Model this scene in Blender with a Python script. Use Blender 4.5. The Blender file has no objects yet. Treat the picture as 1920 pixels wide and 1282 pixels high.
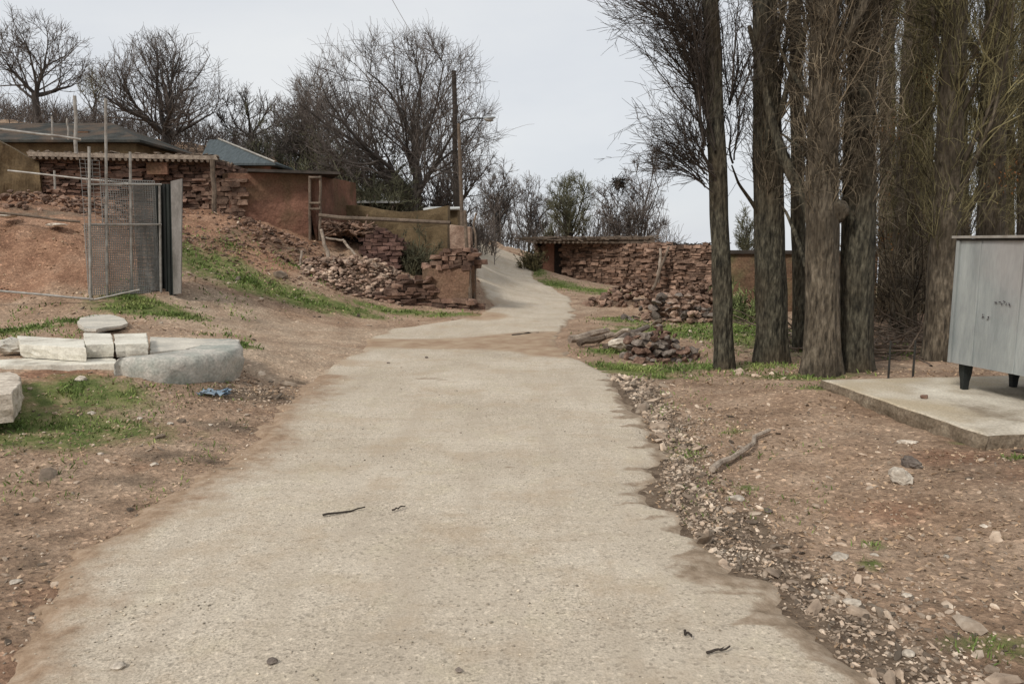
import bpy, math, random, zlib
import numpy as np
from mathutils import Vector
R = math.radians
rng = np.random.default_rng(7)
random.seed(7)
scene = bpy.context.scene
C = scene.collection

# ------------------------------------------------------------ camera, sky, sun, exposure
CAM_Z, F, PITCH = 1.6, 1400.0, R(7.57)
cam = bpy.data.cameras.new('camera'); camo = bpy.data.objects.new('camera', cam); C.objects.link(camo)
camo.location = (0, 0, CAM_Z); camo.rotation_euler = (R(90) - PITCH, 0, 0)
cam.sensor_width = 36; cam.lens = 36 * F / 1920; cam.clip_end = 2000; cam.clip_start = 0.05
scene.camera = camo
SUN_EL, SUN_AZ = R(42), R(-138)          # azimuth measured from +Y towards +X (behind and left of the camera)
w = bpy.data.worlds.new('World'); scene.world = w; w.use_nodes = True
nt = w.node_tree; nt.nodes.clear()
out = nt.nodes.new('ShaderNodeOutputWorld'); bg = nt.nodes.new('ShaderNodeBackground')
sky = nt.nodes.new('ShaderNodeTexSky'); sky.sky_type = 'NISHITA'; sky.sun_disc = False
sky.sun_elevation = SUN_EL; sky.sun_rotation = SUN_AZ
tc = nt.nodes.new('ShaderNodeTexCoord'); mp = nt.nodes.new('ShaderNodeMapping'); mp.inputs['Scale'].default_value = (1.2, 1.2, 3.0)
nz = nt.nodes.new('ShaderNodeTexNoise'); nz.inputs['Scale'].default_value = 1.6; nz.inputs['Detail'].default_value = 5; nz.inputs['Roughness'].default_value = .55
cr = nt.nodes.new('ShaderNodeValToRGB')
cr.color_ramp.elements[0].position = .3; cr.color_ramp.elements[0].color = (5.6, 5.85, 6.25, 1)
cr.color_ramp.elements[1].position = .72; cr.color_ramp.elements[1].color = (6.85, 6.95, 7.0, 1)
mx = nt.nodes.new('ShaderNodeMixRGB'); mx.inputs[0].default_value = .93       # thick cloud in front of the blue sky
nt.links.new(tc.outputs['Generated'], mp.inputs[0]); nt.links.new(mp.outputs[0], nz.inputs['Vector'])
nt.links.new(nz.outputs['Fac'], cr.inputs[0]); nt.links.new(sky.outputs[0], mx.inputs[1]); nt.links.new(cr.outputs[0], mx.inputs[2])
nt.links.new(mx.outputs[0], bg.inputs[0]); bg.inputs[1].default_value = .1
nt.links.new(bg.outputs[0], out.inputs[0])
sl = bpy.data.lights.new('sun', 'SUN'); sl.energy = 1.9; sl.angle = R(12); sl.color = (1, .96, .9)
so = bpy.data.objects.new('sun', sl); C.objects.link(so)
sd = Vector((math.sin(SUN_AZ) * math.cos(SUN_EL), math.cos(SUN_AZ) * math.cos(SUN_EL), math.sin(SUN_EL)))
so.rotation_euler = sd.to_track_quat('Z', 'Y').to_euler()
scene.view_settings.view_transform = 'Standard'; scene.view_settings.look = 'None'
scene.view_settings.exposure = 0.30; scene.view_settings.gamma = 1
scene.cycles.max_bounces = 5; scene.cycles.diffuse_bounces = 3

# ------------------------------------------------------------ positions
cp, sp = math.cos(PITCH), math.sin(PITCH)
def W(px, py, D):
    u = (px - 960) / F; v = (641 - py) / F
    s = D / (cp + v * sp)
    return np.array([u * s, D, CAM_Z + s * (v * cp - sp)])

CTRL = [  # surveyed ground heights: direction and distance from the eye point
 (980,570,19),(950,540,23),(930,510,28),(935,485,33),(945,462,39),
 (1000,500,31),(1060,540,26),(1090,530,33),(1020,518,33),(1200,540,32),(1150,600,15.3),(1300,595,17.5),(1250,560,20),
 (1390,560,21),(1300,620,13.5),(1180,640,12),(1700,590,16),(1900,600,16),(1650,640,12.3),
 (700,600,15),(600,590,14.5),(330,556,13),(450,590,13),(350,620,10.5),(450,650,9.5),(200,650,9.0),(200,600,11),
 (180,572,12.1),(0,600,11.5),(0,560,12.2),(0,530,12.6),(80,545,12.5),(150,550,12.5),(0,415,14.0),(80,415,14.2),(160,415,14.4),(100,385,16.5),(0,380,16.5),
 (350,540,13.3),(360,480,15.5),(380,425,17.5),(450,420,18),(450,500,16),(550,560,15.2),(600,545,16),(520,480,17.5),(520,435,19),
 (620,500,18),(700,520,18),(800,570,17.3),(880,585,16.2),(700,575,16.3),(760,490,20),(880,520,21),(860,470,27),(870,455,33),
 (700,400,25),(90,238,31),(320,278,31),(480,285,34),(250,340,22),(420,330,23),(560,330,28),(775,405,26),(0,300,22),
 (300,718,7.3),(60,702,6.95),(180,702,7.0),(60,742,6.5),(200,748,6.6),(0,800,5.8),(150,800,6.0),(400,714,7.5),(560,720,8.6),(600,650,11.0),
 (1400,705,9.0),(1560,742,7.05),(1700,797,6.0),(1860,862,4.9),(1700,700,8.6),(1900,700,8.9),(1250,700,9.2),(1460,695,9.6),
]
pts = [W(*c) for c in CTRL]
for y in (0.5, 2.5, 4.5, 6.5, 8.5, 10.3):
    for x in (-1.6, 0, 1.5): pts.append(np.array([x, y, 0.0 if y < 9 else .01]))
pts += [np.array(p, float) for p in [(0,12.5,0.0),(-.6,15.3,.02),(3.2,3.2,.07),(4.5,3.5,.13),(-3,2.5,.02),(-4.5,4,.08),(-3.2,5.5,.06),(3.0,1.2,.04),(2.6,5.2,.05),
   (6,4,.2),(8,7,.2),(-8,5,.3),(-9,0,.2),(9,0,.3),(0,-4,0),(-8,-8,.1),(8,-8,.1),(0,-20,0),(-25,-15,.5),(25,-15,-.5),
   (0,46,1.1),(3,50,.4),(-4,55,1.3),(10,45,-.9),(18,30,-.8),(25,18,-.5),(30,45,-2),(15,60,-3),(0,70,-1.5),(-12,45,4.2),(-25,45,7),(-35,30,7),(-30,15,4.5),(-20,18,3.4),(-20,8,1.4),(-20,65,7),(-45,55,9),(-50,10,6),
   (12,10,-.1),(14,20,-.4)]]
CP = np.array(pts)
def _tps(d2): return d2 * np.log(d2 + 1e-9) * .5
NCP = n = len(CP); A = np.zeros((n + 3, n + 3))
d2 = ((CP[:, None, :2] - CP[None, :, :2]) ** 2).sum(-1)
A[:n, :n] = _tps(d2) + np.eye(n) * .25
A[:n, n] = 1; A[:n, n+1:] = CP[:, :2]; A[n, :n] = 1; A[n+1:, :n] = CP[:, :2].T
SOL = np.linalg.solve(A, np.concatenate([CP[:, 2], [0, 0, 0]]))
def hash2(ix, iy, s):
    h = (ix.astype(np.int64) * 374761393 + iy.astype(np.int64) * 668265263 + s * 1442695041) & 0xffffffff
    h = ((h ^ (h >> 13)) * 1274126177) & 0xffffffff
    return ((h ^ (h >> 16)) & 0xffff) / 65535.0
def vn(x, y, s=0):
    x = np.asarray(x, float); y = np.asarray(y, float)
    ix = np.floor(x); iy = np.floor(y); fx = x - ix; fy = y - iy
    fx = fx * fx * (3 - 2 * fx); fy = fy * fy * (3 - 2 * fy)
    a = hash2(ix, iy, s); b = hash2(ix + 1, iy, s); c = hash2(ix, iy + 1, s); d = hash2(ix + 1, iy + 1, s)
    return (a * (1 - fx) + b * fx) * (1 - fy) + (c * (1 - fx) + d * fx) * fy
def fbm(x, y, s=0, o=3):
    t = 0; amp = .5; tot = 0
    for k in range(o):
        t = t + amp * vn(np.asarray(x) * 2 ** k, np.asarray(y) * 2 ** k, s + k); tot += amp; amp *= .5
    return t / tot
def sstep(a, b, x):
    t = np.clip((x - a) / (b - a), 0, 1); return t * t * (3 - 2 * t)
def Hs(x, y):
    x = np.atleast_1d(np.asarray(x, float)); y = np.atleast_1d(np.asarray(y, float)); o = np.zeros(x.shape)
    xf = x.ravel(); yf = y.ravel(); of = np.empty(xf.shape)
    for k in range(0, len(xf), 20000):
        xs = xf[k:k+20000]; ys = yf[k:k+20000]
        dd = (xs[:, None] - CP[None, :, 0]) ** 2 + (ys[:, None] - CP[None, :, 1]) ** 2
        of[k:k+20000] = _tps(dd) @ SOL[:NCP] + SOL[NCP] + SOL[NCP+1] * xs + SOL[NCP+2] * ys
    r = np.hypot(xf, yf - 10)
    far = np.where(xf < 0, 6 * sstep(0, 60, -xf), 0) - .055 * np.maximum(r - 30, 0)
    t = sstep(42, 75, r)
    return (of * (1 - t) + far * t).reshape(x.shape)
def H1(x, y): return float(Hs(x, y)[0])
def G(px, py, z=0):
    """where the line of sight through the point meets the ground (z above it)"""
    D = np.linspace(1.5, 60, 1200); P = np.array([W(px, py, d) for d in D])
    g = Hs(P[:, 0], P[:, 1]) + z
    k = np.argmax(P[:, 2] < g)
    if P[k, 2] >= g[k]: k = len(D) - 1
    if k > 0:
        a = P[k-1, 2] - g[k-1]; b = P[k, 2] - g[k]; t = a / (a - b + 1e-9)
        return P[k-1] * (1 - t) + P[k] * t
    return P[k]

EDL = [(-30,1282),(30,1200),(108,1080),(200,1010),(300,945),(440,850),(530,780),(575,720),(620,690),(680,660),(690,635),(740,615),(840,602),(905,590),(925,572),(912,555),(903,535),(893,510),(882,485),(874,466)]
EDR = [(1605,1282),(1520,1180),(1462,1110),(1420,1085),(1330,1055),(1290,1010),(1240,950),(1225,900),(1235,850),(1200,780),(1150,715),(1070,668),(1040,640),(1045,618),(1068,600),(1074,578),(1062,556),(1035,538),(1002,522),(994,500),(1000,482),(1012,464)]
gl = np.array([G(*e) for e in EDL]); gr = np.array([G(*e) for e in EDR])
gl = gl[np.argsort(gl[:, 1])]; gr = gr[np.argsort(gr[:, 1])]
def xl(y): return np.interp(y, gl[:, 1], gl[:, 0]) 
def xr(y): return np.interp(y, gr[:, 1], gr[:, 0])
YMAX = min(gl[-1, 1], gr[-1, 1])
def road_in(x, y):
    """metres inside the road (negative outside)"""
    d = np.minimum(x - xl(y), xr(y) - x)
    return np.where(y > YMAX + 8, -5, d)
def Hg(x, y):
    x = np.atleast_1d(np.asarray(x, float)); y = np.atleast_1d(np.asarray(y, float))
    h = Hs(x, y); d = road_in(x, y)
    off = sstep(.25, -.35, d)
    hill = sstep(.6, 1.4, h)
    n1 = fbm(x * 1.1, y * 1.1, 3) - .5; n2 = fbm(x * 5, y * 5, 9) - .5
    return h + off * (n1 * (.10 + .18 * hill) + n2 * (.05 + .09 * hill)) - (1 - off) * .03
def hg(x, y): return float(Hg(x, y)[0])
def GG(px, py):
    p = G(px, py); p[2] = hg(p[0], p[1]); return p

# ------------------------------------------------------------ mesh building
class MB:
    def __init__(s): s.v = []; s.q = []; s.t = []; s.tint = []; s.n = 0
    def add(s, v, q=None, t=None, tint=0.5):
        v = np.asarray(v, float).reshape(-1, 3)
        if q is not None and len(q): s.q.append(np.asarray(q, int).reshape(-1, 4) + s.n)
        if t is not None and len(t): s.t.append(np.asarray(t, int).reshape(-1, 3) + s.n)
        s.v.append(v); s.n += len(v)
        s.tint.append(np.broadcast_to(np.asarray(tint, float), (len(v),)).copy() if np.ndim(tint) == 0 else np.asarray(tint, float))
        return s
    def mesh(s, name, smooth=False, origin=(0, 0, 0)):
        v = np.concatenate(s.v) - np.asarray(origin); q = np.concatenate(s.q) if s.q else np.zeros((0, 4), int); t = np.concatenate(s.t) if s.t else np.zeros((0, 3), int)
        me = bpy.data.meshes.new(name)
        me.vertices.add(len(v)); me.vertices.foreach_set('co', v.astype(np.float32).ravel())
        nl = len(q) * 4 + len(t) * 3; me.loops.add(nl)
        me.loops.foreach_set('vertex_index', np.concatenate([q.ravel(), t.ravel()]).astype(np.int32))
        me.polygons.add(len(q) + len(t))
        ls = np.concatenate([np.arange(len(q)) * 4, len(q) * 4 + np.arange(len(t)) * 3]).astype(np.int32)
        me.polygons.foreach_set('loop_start', ls)
        me.polygons.foreach_set('use_smooth', np.full(len(q) + len(t), smooth))
        at = me.attributes.new('tint', 'FLOAT', 'POINT'); at.data.foreach_set('value', np.concatenate(s.tint).astype(np.float32))
        me.update(calc_edges=True); me.validate()
        return me

BOXV = np.array([(x, y, z) for x in (-.5, .5) for y in (-.5, .5) for z in (-.5, .5)])
BOXQ = np.array([(0,1,3,2),(4,6,7,5),(0,4,5,1),(2,3,7,6),(0,2,6,4),(1,5,7,3)])
def rotm(ax, ay, az):
    ax, ay, az = np.broadcast_arrays(*[np.atleast_1d(np.asarray(a, float)) for a in (ax, ay, az)])
    cx, sx, cy, sy, cz, sz = np.cos(ax), np.sin(ax), np.cos(ay), np.sin(ay), np.cos(az), np.sin(az)
    M = np.empty((len(ax), 3, 3))
    M[:,0,0]=cz*cy; M[:,0,1]=cz*sy*sx-sz*cx; M[:,0,2]=cz*sy*cx+sz*sx
    M[:,1,0]=sz*cy; M[:,1,1]=sz*sy*sx+cz*cx; M[:,1,2]=sz*sy*cx-cz*sx
    M[:,2,0]=-sy; M[:,2,1]=cy*sx; M[:,2,2]=cy*cx
    return M
def inst(mb, bv, bf, cen, size, rot, jit=0.0, tint=None, tri=False):
    """many copies of a small base shape, each jittered, in one mesh"""
    N = len(cen); k = len(bv)
    v = np.broadcast_to(bv, (N, k, 3)) + (rng.normal(0, 1, (N, k, 3)) * jit if jit else 0)
    v = v * np.asarray(size).reshape(N, 1, 3)
    v = np.einsum('nij,nkj->nki', rot, v) + np.asarray(cen)[:, None, :]
    f = (np.asarray(bf)[None] + (np.arange(N) * k)[:, None, None]).reshape(-1, len(bf[0]))
    if tint is None: tint = rng.random(N)
    mb.add(v.reshape(-1, 3), **({'t': f} if tri else {'q': f}), tint=np.repeat(tint, k))
def box(mb, c, s, rz=0, rx=0, ry=0, jit=0, tint=.5):
    inst(mb, BOXV, BOXQ, np.array([c], float), np.array([s], float), rotm(rx, ry, rz), jit, np.array([tint]))
def ico():
    t = (1 + 5 ** .5) / 2
    v = np.array([(-1,t,0),(1,t,0),(-1,-t,0),(1,-t,0),(0,-1,t),(0,1,t),(0,-1,-t),(0,1,-t),(t,0,-1),(t,0,1),(-t,0,-1),(-t,0,1)], float)
    v /= np.linalg.norm(v[0]) * 2
    f = np.array([(0,11,5),(0,5,1),(0,1,7),(0,7,10),(0,10,11),(1,5,9),(5,11,4),(11,10,2),(10,7,6),(7,1,8),(3,9,4),(3,4,2),(3,2,6),(3,6,8),(3,8,9),(4,9,5),(2,4,11),(6,2,10),(8,6,7),(9,8,1)])
    return v, f
ICOV, ICOF = ico()
def subdiv(v, f):
    v = list(map(tuple, v)); cache = {}; nf = []
    def mid(a, b):
        k = (min(a, b), max(a, b))
        if k not in cache:
            m = np.array(v[a]) + np.array(v[b]); m /= np.linalg.norm(m) * 2; v.append(tuple(m)); cache[k] = len(v) - 1
        return cache[k]
    for a, b, c in f:
        ab, bc, ca = mid(a, b), mid(b, c), mid(c, a); nf += [(a, ab, ca), (b, bc, ab), (c, ca, bc), (ab, bc, ca)]
    return np.array(v), np.array(nf)
ICO2 = subdiv(ICOV, ICOF); ICO3 = subdiv(*ICO2)
def rockshape(seed, sx, sy, sz, lvl=2, rough=.16, cut=.55):
    r = np.random.default_rng(seed); v, f = (ICO2 if lvl == 2 else ICO3); v = v.copy() * 2
    for k in range(9):                                    # cut with random planes: blocky stone
        d = r.normal(0, 1, 3); d /= np.linalg.norm(d); h = cut + r.random() * .3
        e = v @ d - h; v = v - np.where(e > 0, e, 0)[:, None] * d * .85
    v += r.normal(0, rough * .2, v.shape)
    return v * np.array([sx, sy, sz]) * .5, f
def tubes(mb, P, Rd, k=4, tint=None, cap=False):
    P = np.asarray(P, float); Rd = np.asarray(Rd, float); N, m, _ = P.shape
    T = np.gradient(P, axis=1); T /= np.linalg.norm(T, axis=2, keepdims=True) + 1e-9
    mt = np.abs(T.mean(1)); ref = np.zeros((N, 3)); ref[np.arange(N), mt.argmin(1)] = 1
    U = np.cross(T, ref[:, None, :]); U /= np.linalg.norm(U, axis=2, keepdims=True) + 1e-9; V = np.cross(T, U)
    a = np.arange(k) * 2 * np.pi / k
    ring = P[:, :, None, :] + Rd[:, :, None, None] * (np.cos(a)[None, None, :, None] * U[:, :, None] + np.sin(a)[None, None, :, None] * V[:, :, None])
    i = np.arange(m - 1)[:, None] * k; j = np.arange(k)[None]
    q = np.stack([i + j, i + (j + 1) % k, i + k + (j + 1) % k, i + k + j], -1).reshape(-1, 4)
    q = (q[None] + (np.arange(N) * m * k)[:, None, None]).reshape(-1, 4)
    if tint is None: tint = rng.random(N)
    mb.add(ring.reshape(-1, 3), q=q, tint=np.repeat(tint, m * k))
    if cap:
        b = mb.n - N * m * k
        for i in range(N):
            for e in (0, m - 1):
                o = i * m * k + e * k
                c = P[i, e]; mb.add([c], tint=tint[i]); ci = mb.n - 1
                tt = [(ci, b + o + (j if e == 0 else (j + 1) % k), b + o + ((j + 1) % k if e == 0 else j)) for j in range(k)]
                mb.t.append(np.array(tt))
def pole(mb, a, b, r0, r1=None, k=8, wob=0.0, m=6, tint=.5):
    a = np.asarray(a, float); b = np.asarray(b, float); r1 = r0 if r1 is None else r1
    t = np.linspace(0, 1, m)[:, None]; P = a + (b - a) * t
    if wob: P[1:-1] += rng.normal(0, wob, (m - 2, 3))
    tubes(mb, P[None], (r0 + (r1 - r0) * t[:, 0])[None], k, np.array([tint]), cap=True)
def wallmesh(mb, A, B, th, zb, ztop, nseg=30, mz=10, rough=.03, seed=0, tint=.5):
    """an irregular earth wall from A to B (xy); ztop(t) is its uneven top"""
    A = np.asarray(A[:2], float); B = np.asarray(B[:2], float); L = np.linalg.norm(B - A); d = (B - A) / L; nn = np.array([-d[1], d[0]])
    t = np.linspace(0, 1, nseg + 1); prof = [(-.5, z) for z in np.linspace(0, 1, mz)] + [(0, 1.0)] + [(.5, z) for z in np.linspace(1, 0, mz)]
    V = np.zeros((nseg + 1, len(prof), 3))
    for i, ti in enumerate(t):
        zt = ztop(ti); z0 = zb(ti) if callable(zb) else zb
        for j, (o, zf) in enumerate(prof):
            z = z0 + (zt - z0) * zf
            wob = (float(fbm(ti * L * 2.1 + seed, z * 2.3 + (o > 0) * 50, seed)) - .5) * rough * 4
            taper = 1.0 - .15 * zf
            p = A + d * (ti * L) + nn * (o * th * taper + (wob if o < 0 else -wob if o > 0 else 0))
            zz = z + (rough * .8 * (float(vn(ti * L * 5, 3.3, seed + 5)) - .5) if zf > .99 else 0) + (.35 * rough if o == 0 else 0)
            V[i, j] = (p[0], p[1], zz)
    m = len(prof); q = [(i*m+j, i*m+j+1, (i+1)*m+j+1, (i+1)*m+j) for i in range(nseg) for j in range(m-1)]
    base = mb.n; mb.add(V.reshape(-1, 3), q=np.array(q), tint=tint)
    for e in (0, nseg):
        c = V[e].mean(0); mb.add([c], tint=tint); ci = mb.n - 1
        mb.t.append(np.array([(ci, base + e*m + j + (1 if e == 0 else 0), base + e*m + j + (0 if e == 0 else 1)) for j in range(m-1)]))
def rubble(mb, A, B, th, zb, ztop, sl=.22, sh=.09, jit=.1, loose=.03, seed=0):
    """coursed rough stones along A-B on a core"""
    A = np.asarray(A[:2], float); B = np.asarray(B[:2], float); L = np.linalg.norm(B - A); d = (B - A) / L; nn = np.array([-d[1], d[0]]); ang = math.atan2(d[1], d[0])
    wallmesh(mb, A, B, th * .72, zb, lambda t: ztop(t) - sh * .8, 24, 4, .02, seed, .12)
    cen = []; size = []; rz = []
    zmin = min(zb(t) if callable(zb) else zb for t in (0, .5, 1)); zmax = max(ztop(t) for t in np.linspace(0, 1, 40))
    z = zmin; row = 0
    while z < zmax:
        h = sh * random.uniform(.7, 1.3)
        for side in (-1, 1):
            x = random.uniform(-sl, 0)
            while x < L:
                l = sl * random.uniform(.5, 1.5); t = min(max((x + l / 2) / L, 0), 1)
                z0 = zb(t) if callable(zb) else zb
                if z0 - sh < z + h / 2 < ztop(t) + random.uniform(-.3, .3) * sh:
                    p = A + d * (x + l / 2) + nn * side * (th * .36 + random.gauss(0, loose))
                    cen.append((p[0], p[1], z + h / 2 + random.gauss(0, loose * .3))); size.append((l * .96, th * .38, h * .93)); rz.append(ang + random.gauss(0, .08))
                x += l
        z += h; row += 1
    N = len(cen)
    inst(mb, BOXV, BOXQ, np.array(cen), np.array(size), rotm(rng.normal(0, .06, N), rng.normal(0, .05, N), np.array(rz)), jit * .5)
def heap(mb, cx, cy, rx, ry, hgt, num, s, ang=0, tint=None, base=None, flat=.6):
    """loose stones lying on a mound"""
    a = rng.random(num) * 2 * np.pi; r = np.sqrt(rng.random(num))
    u = r * np.cos(a) * rx; v = r * np.sin(a) * ry; ca, sa = math.cos(ang), math.sin(ang)
    x = cx + u * ca - v * sa; y = cy + u * sa + v * ca
    z = (Hg(x, y) if base is None else base) + hgt * (1 - r ** 1.6) * (.55 + .6 * rng.random(num))
    sz = s * rng.uniform(.45, 1.5, (num, 1)) * np.stack([rng.uniform(.8, 1.5, num), rng.uniform(.7, 1.1, num), rng.uniform(.35, flat + .2, num)], 1)
    inst(mb, ICOV, ICOF, np.stack([x, y, z], 1), sz, rotm(rng.normal(0, .35, num), rng.normal(0, .35, num), rng.random(num) * 6.3), .06, tint, tri=True)

def link(me, name, mat, parent=None, loc=(0, 0, 0)):
    o = bpy.data.objects.new(name, me); C.objects.link(o); me.materials.clear(); me.materials.append(mat)
    if parent is not None: o.parent = parent
    o.location = loc; return o
def wpos(o):
    p = Vector((0, 0, 0))
    while o is not None: p = p + o.location; o = o.parent
    return np.array(p)
def obj(name, mb, mat, parent=None, smooth=False, base=None):
    if parent is not None: return link(mb.mesh(name, smooth, wpos(parent)), name, mat, parent)
    if base is None:
        v = np.concatenate(mb.v); base = ((v[:, 0].min() + v[:, 0].max()) / 2, (v[:, 1].min() + v[:, 1].max()) / 2, v[:, 2].min())
    return link(mb.mesh(name, smooth, base), name, mat, None, base)
def tag(o, label=None, cat=None, group=None, kind=None):
    if label: o['label'] = label
    if cat: o['category'] = cat
    if group: o['group'] = group
    if kind: o['kind'] = kind
    return o
def thing(name, label, cat, loc, group=None):
    o = bpy.data.objects.new(name, None); C.objects.link(o); o.location = tuple(loc); o.empty_display_size = .2
    return tag(o, label, cat, group)

# ------------------------------------------------------------ materials
def mat(name, c1, c2=None, c3=None, scale=4, detail=8, rough=.9, bump=.3, bscale=None, stretch=(1, 1, 1), spec=.2, tint=.0, metal=0, fine=None, bdist=.02, patch=None):
    """two/three-tone noise surface. tint: how much the per-piece 'tint' attribute varies lightness"""
    m = bpy.data.materials.new(name); m.use_nodes = True; T = m.node_tree; b = T.nodes['Principled BSDF']
    b.inputs['Roughness'].default_value = rough; b.inputs['Specular IOR Level'].default_value = spec; b.inputs['Metallic'].default_value = metal
    tc = T.nodes.new('ShaderNodeTexCoord'); mp = T.nodes.new('ShaderNodeMapping'); mp.inputs['Scale'].default_value = stretch
    T.links.new(tc.outputs['Object'], mp.inputs[0])
    n1 = T.nodes.new('ShaderNodeTexNoise'); n1.inputs['Scale'].default_value = scale; n1.inputs['Detail'].default_value = detail; n1.inputs['Roughness'].default_value = .65
    T.links.new(mp.outputs[0], n1.inputs['Vector'])
    r = T.nodes.new('ShaderNodeValToRGB'); e = r.color_ramp.elements
    c2 = c2 or tuple(x * .6 for x in c1)
    e[0].position = .33; e[0].color = (*c2, 1); e[1].position = .66; e[1].color = (*c1, 1)
    if c3: x = r.color_ramp.elements.new(.5); x.color = (*c3, 1)
    T.links.new(n1.outputs['Fac'], r.inputs[0]); col = r.outputs[0]
    if patch:
        n4 = T.nodes.new('ShaderNodeTexNoise'); n4.inputs['Scale'].default_value = patch[1]; n4.inputs['Detail'].default_value = 4; T.links.new(tc.outputs['Object'], n4.inputs['Vector'])
        r4 = T.nodes.new('ShaderNodeValToRGB'); r4.color_ramp.elements[0].position = .45; r4.color_ramp.elements[1].position = .62; T.links.new(n4.outputs['Fac'], r4.inputs[0])
        m4 = T.nodes.new('ShaderNodeMixRGB'); T.links.new(r4.outputs[0], m4.inputs[0]); T.links.new(col, m4.inputs[1]); m4.inputs[2].default_value = (*patch[0], 1); col = m4.outputs[0]
    if fine:
        n2 = T.nodes.new('ShaderNodeTexNoise'); n2.inputs['Scale'].default_value = fine[0]; n2.inputs['Detail'].default_value = 3; T.links.new(mp.outputs[0], n2.inputs['Vector'])
        mr = T.nodes.new('ShaderNodeMapRange'); mr.inputs[1].default_value = .3; mr.inputs[2].default_value = .7; mr.inputs[3].default_value = 1 - fine[1]; mr.inputs[4].default_value = 1 + fine[1]
        T.links.new(n2.outputs['Fac'], mr.inputs[0]); mm = T.nodes.new('ShaderNodeVectorMath'); mm.operation = 'SCALE'
        T.links.new(col, mm.inputs[0]); T.links.new(mr.outputs[0], mm.inputs['Scale']); col = mm.outputs[0]
    if tint:
        at = T.nodes.new('ShaderNodeAttribute'); at.attribute_name = 'tint'
        mr = T.nodes.new('ShaderNodeMapRange'); mr.inputs[3].default_value = 1 - tint; mr.inputs[4].default_value = 1 + tint
        T.links.new(at.outputs['Fac'], mr.inputs[0]); mm = T.nodes.new('ShaderNodeVectorMath'); mm.operation = 'SCALE'
        T.links.new(col, mm.inputs[0]); T.links.new(mr.outputs[0], mm.inputs['Scale']); col = mm.outputs[0]
    T.links.new(col, b.inputs['Base Color'])
    if bump:
        n3 = T.nodes.new('ShaderNodeTexNoise'); n3.inputs['Scale'].default_value = bscale or scale * 4; n3.inputs['Detail'].default_value = 6; T.links.new(mp.outputs[0], n3.inputs['Vector'])
        bp = T.nodes.new('ShaderNodeBump'); bp.inputs['Strength'].default_value = bump; bp.inputs['Distance'].default_value = bdist
        T.links.new(n3.outputs['Fac'], bp.inputs['Height']); T.links.new(bp.outputs[0], b.inputs['Normal'])
    return m
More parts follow.
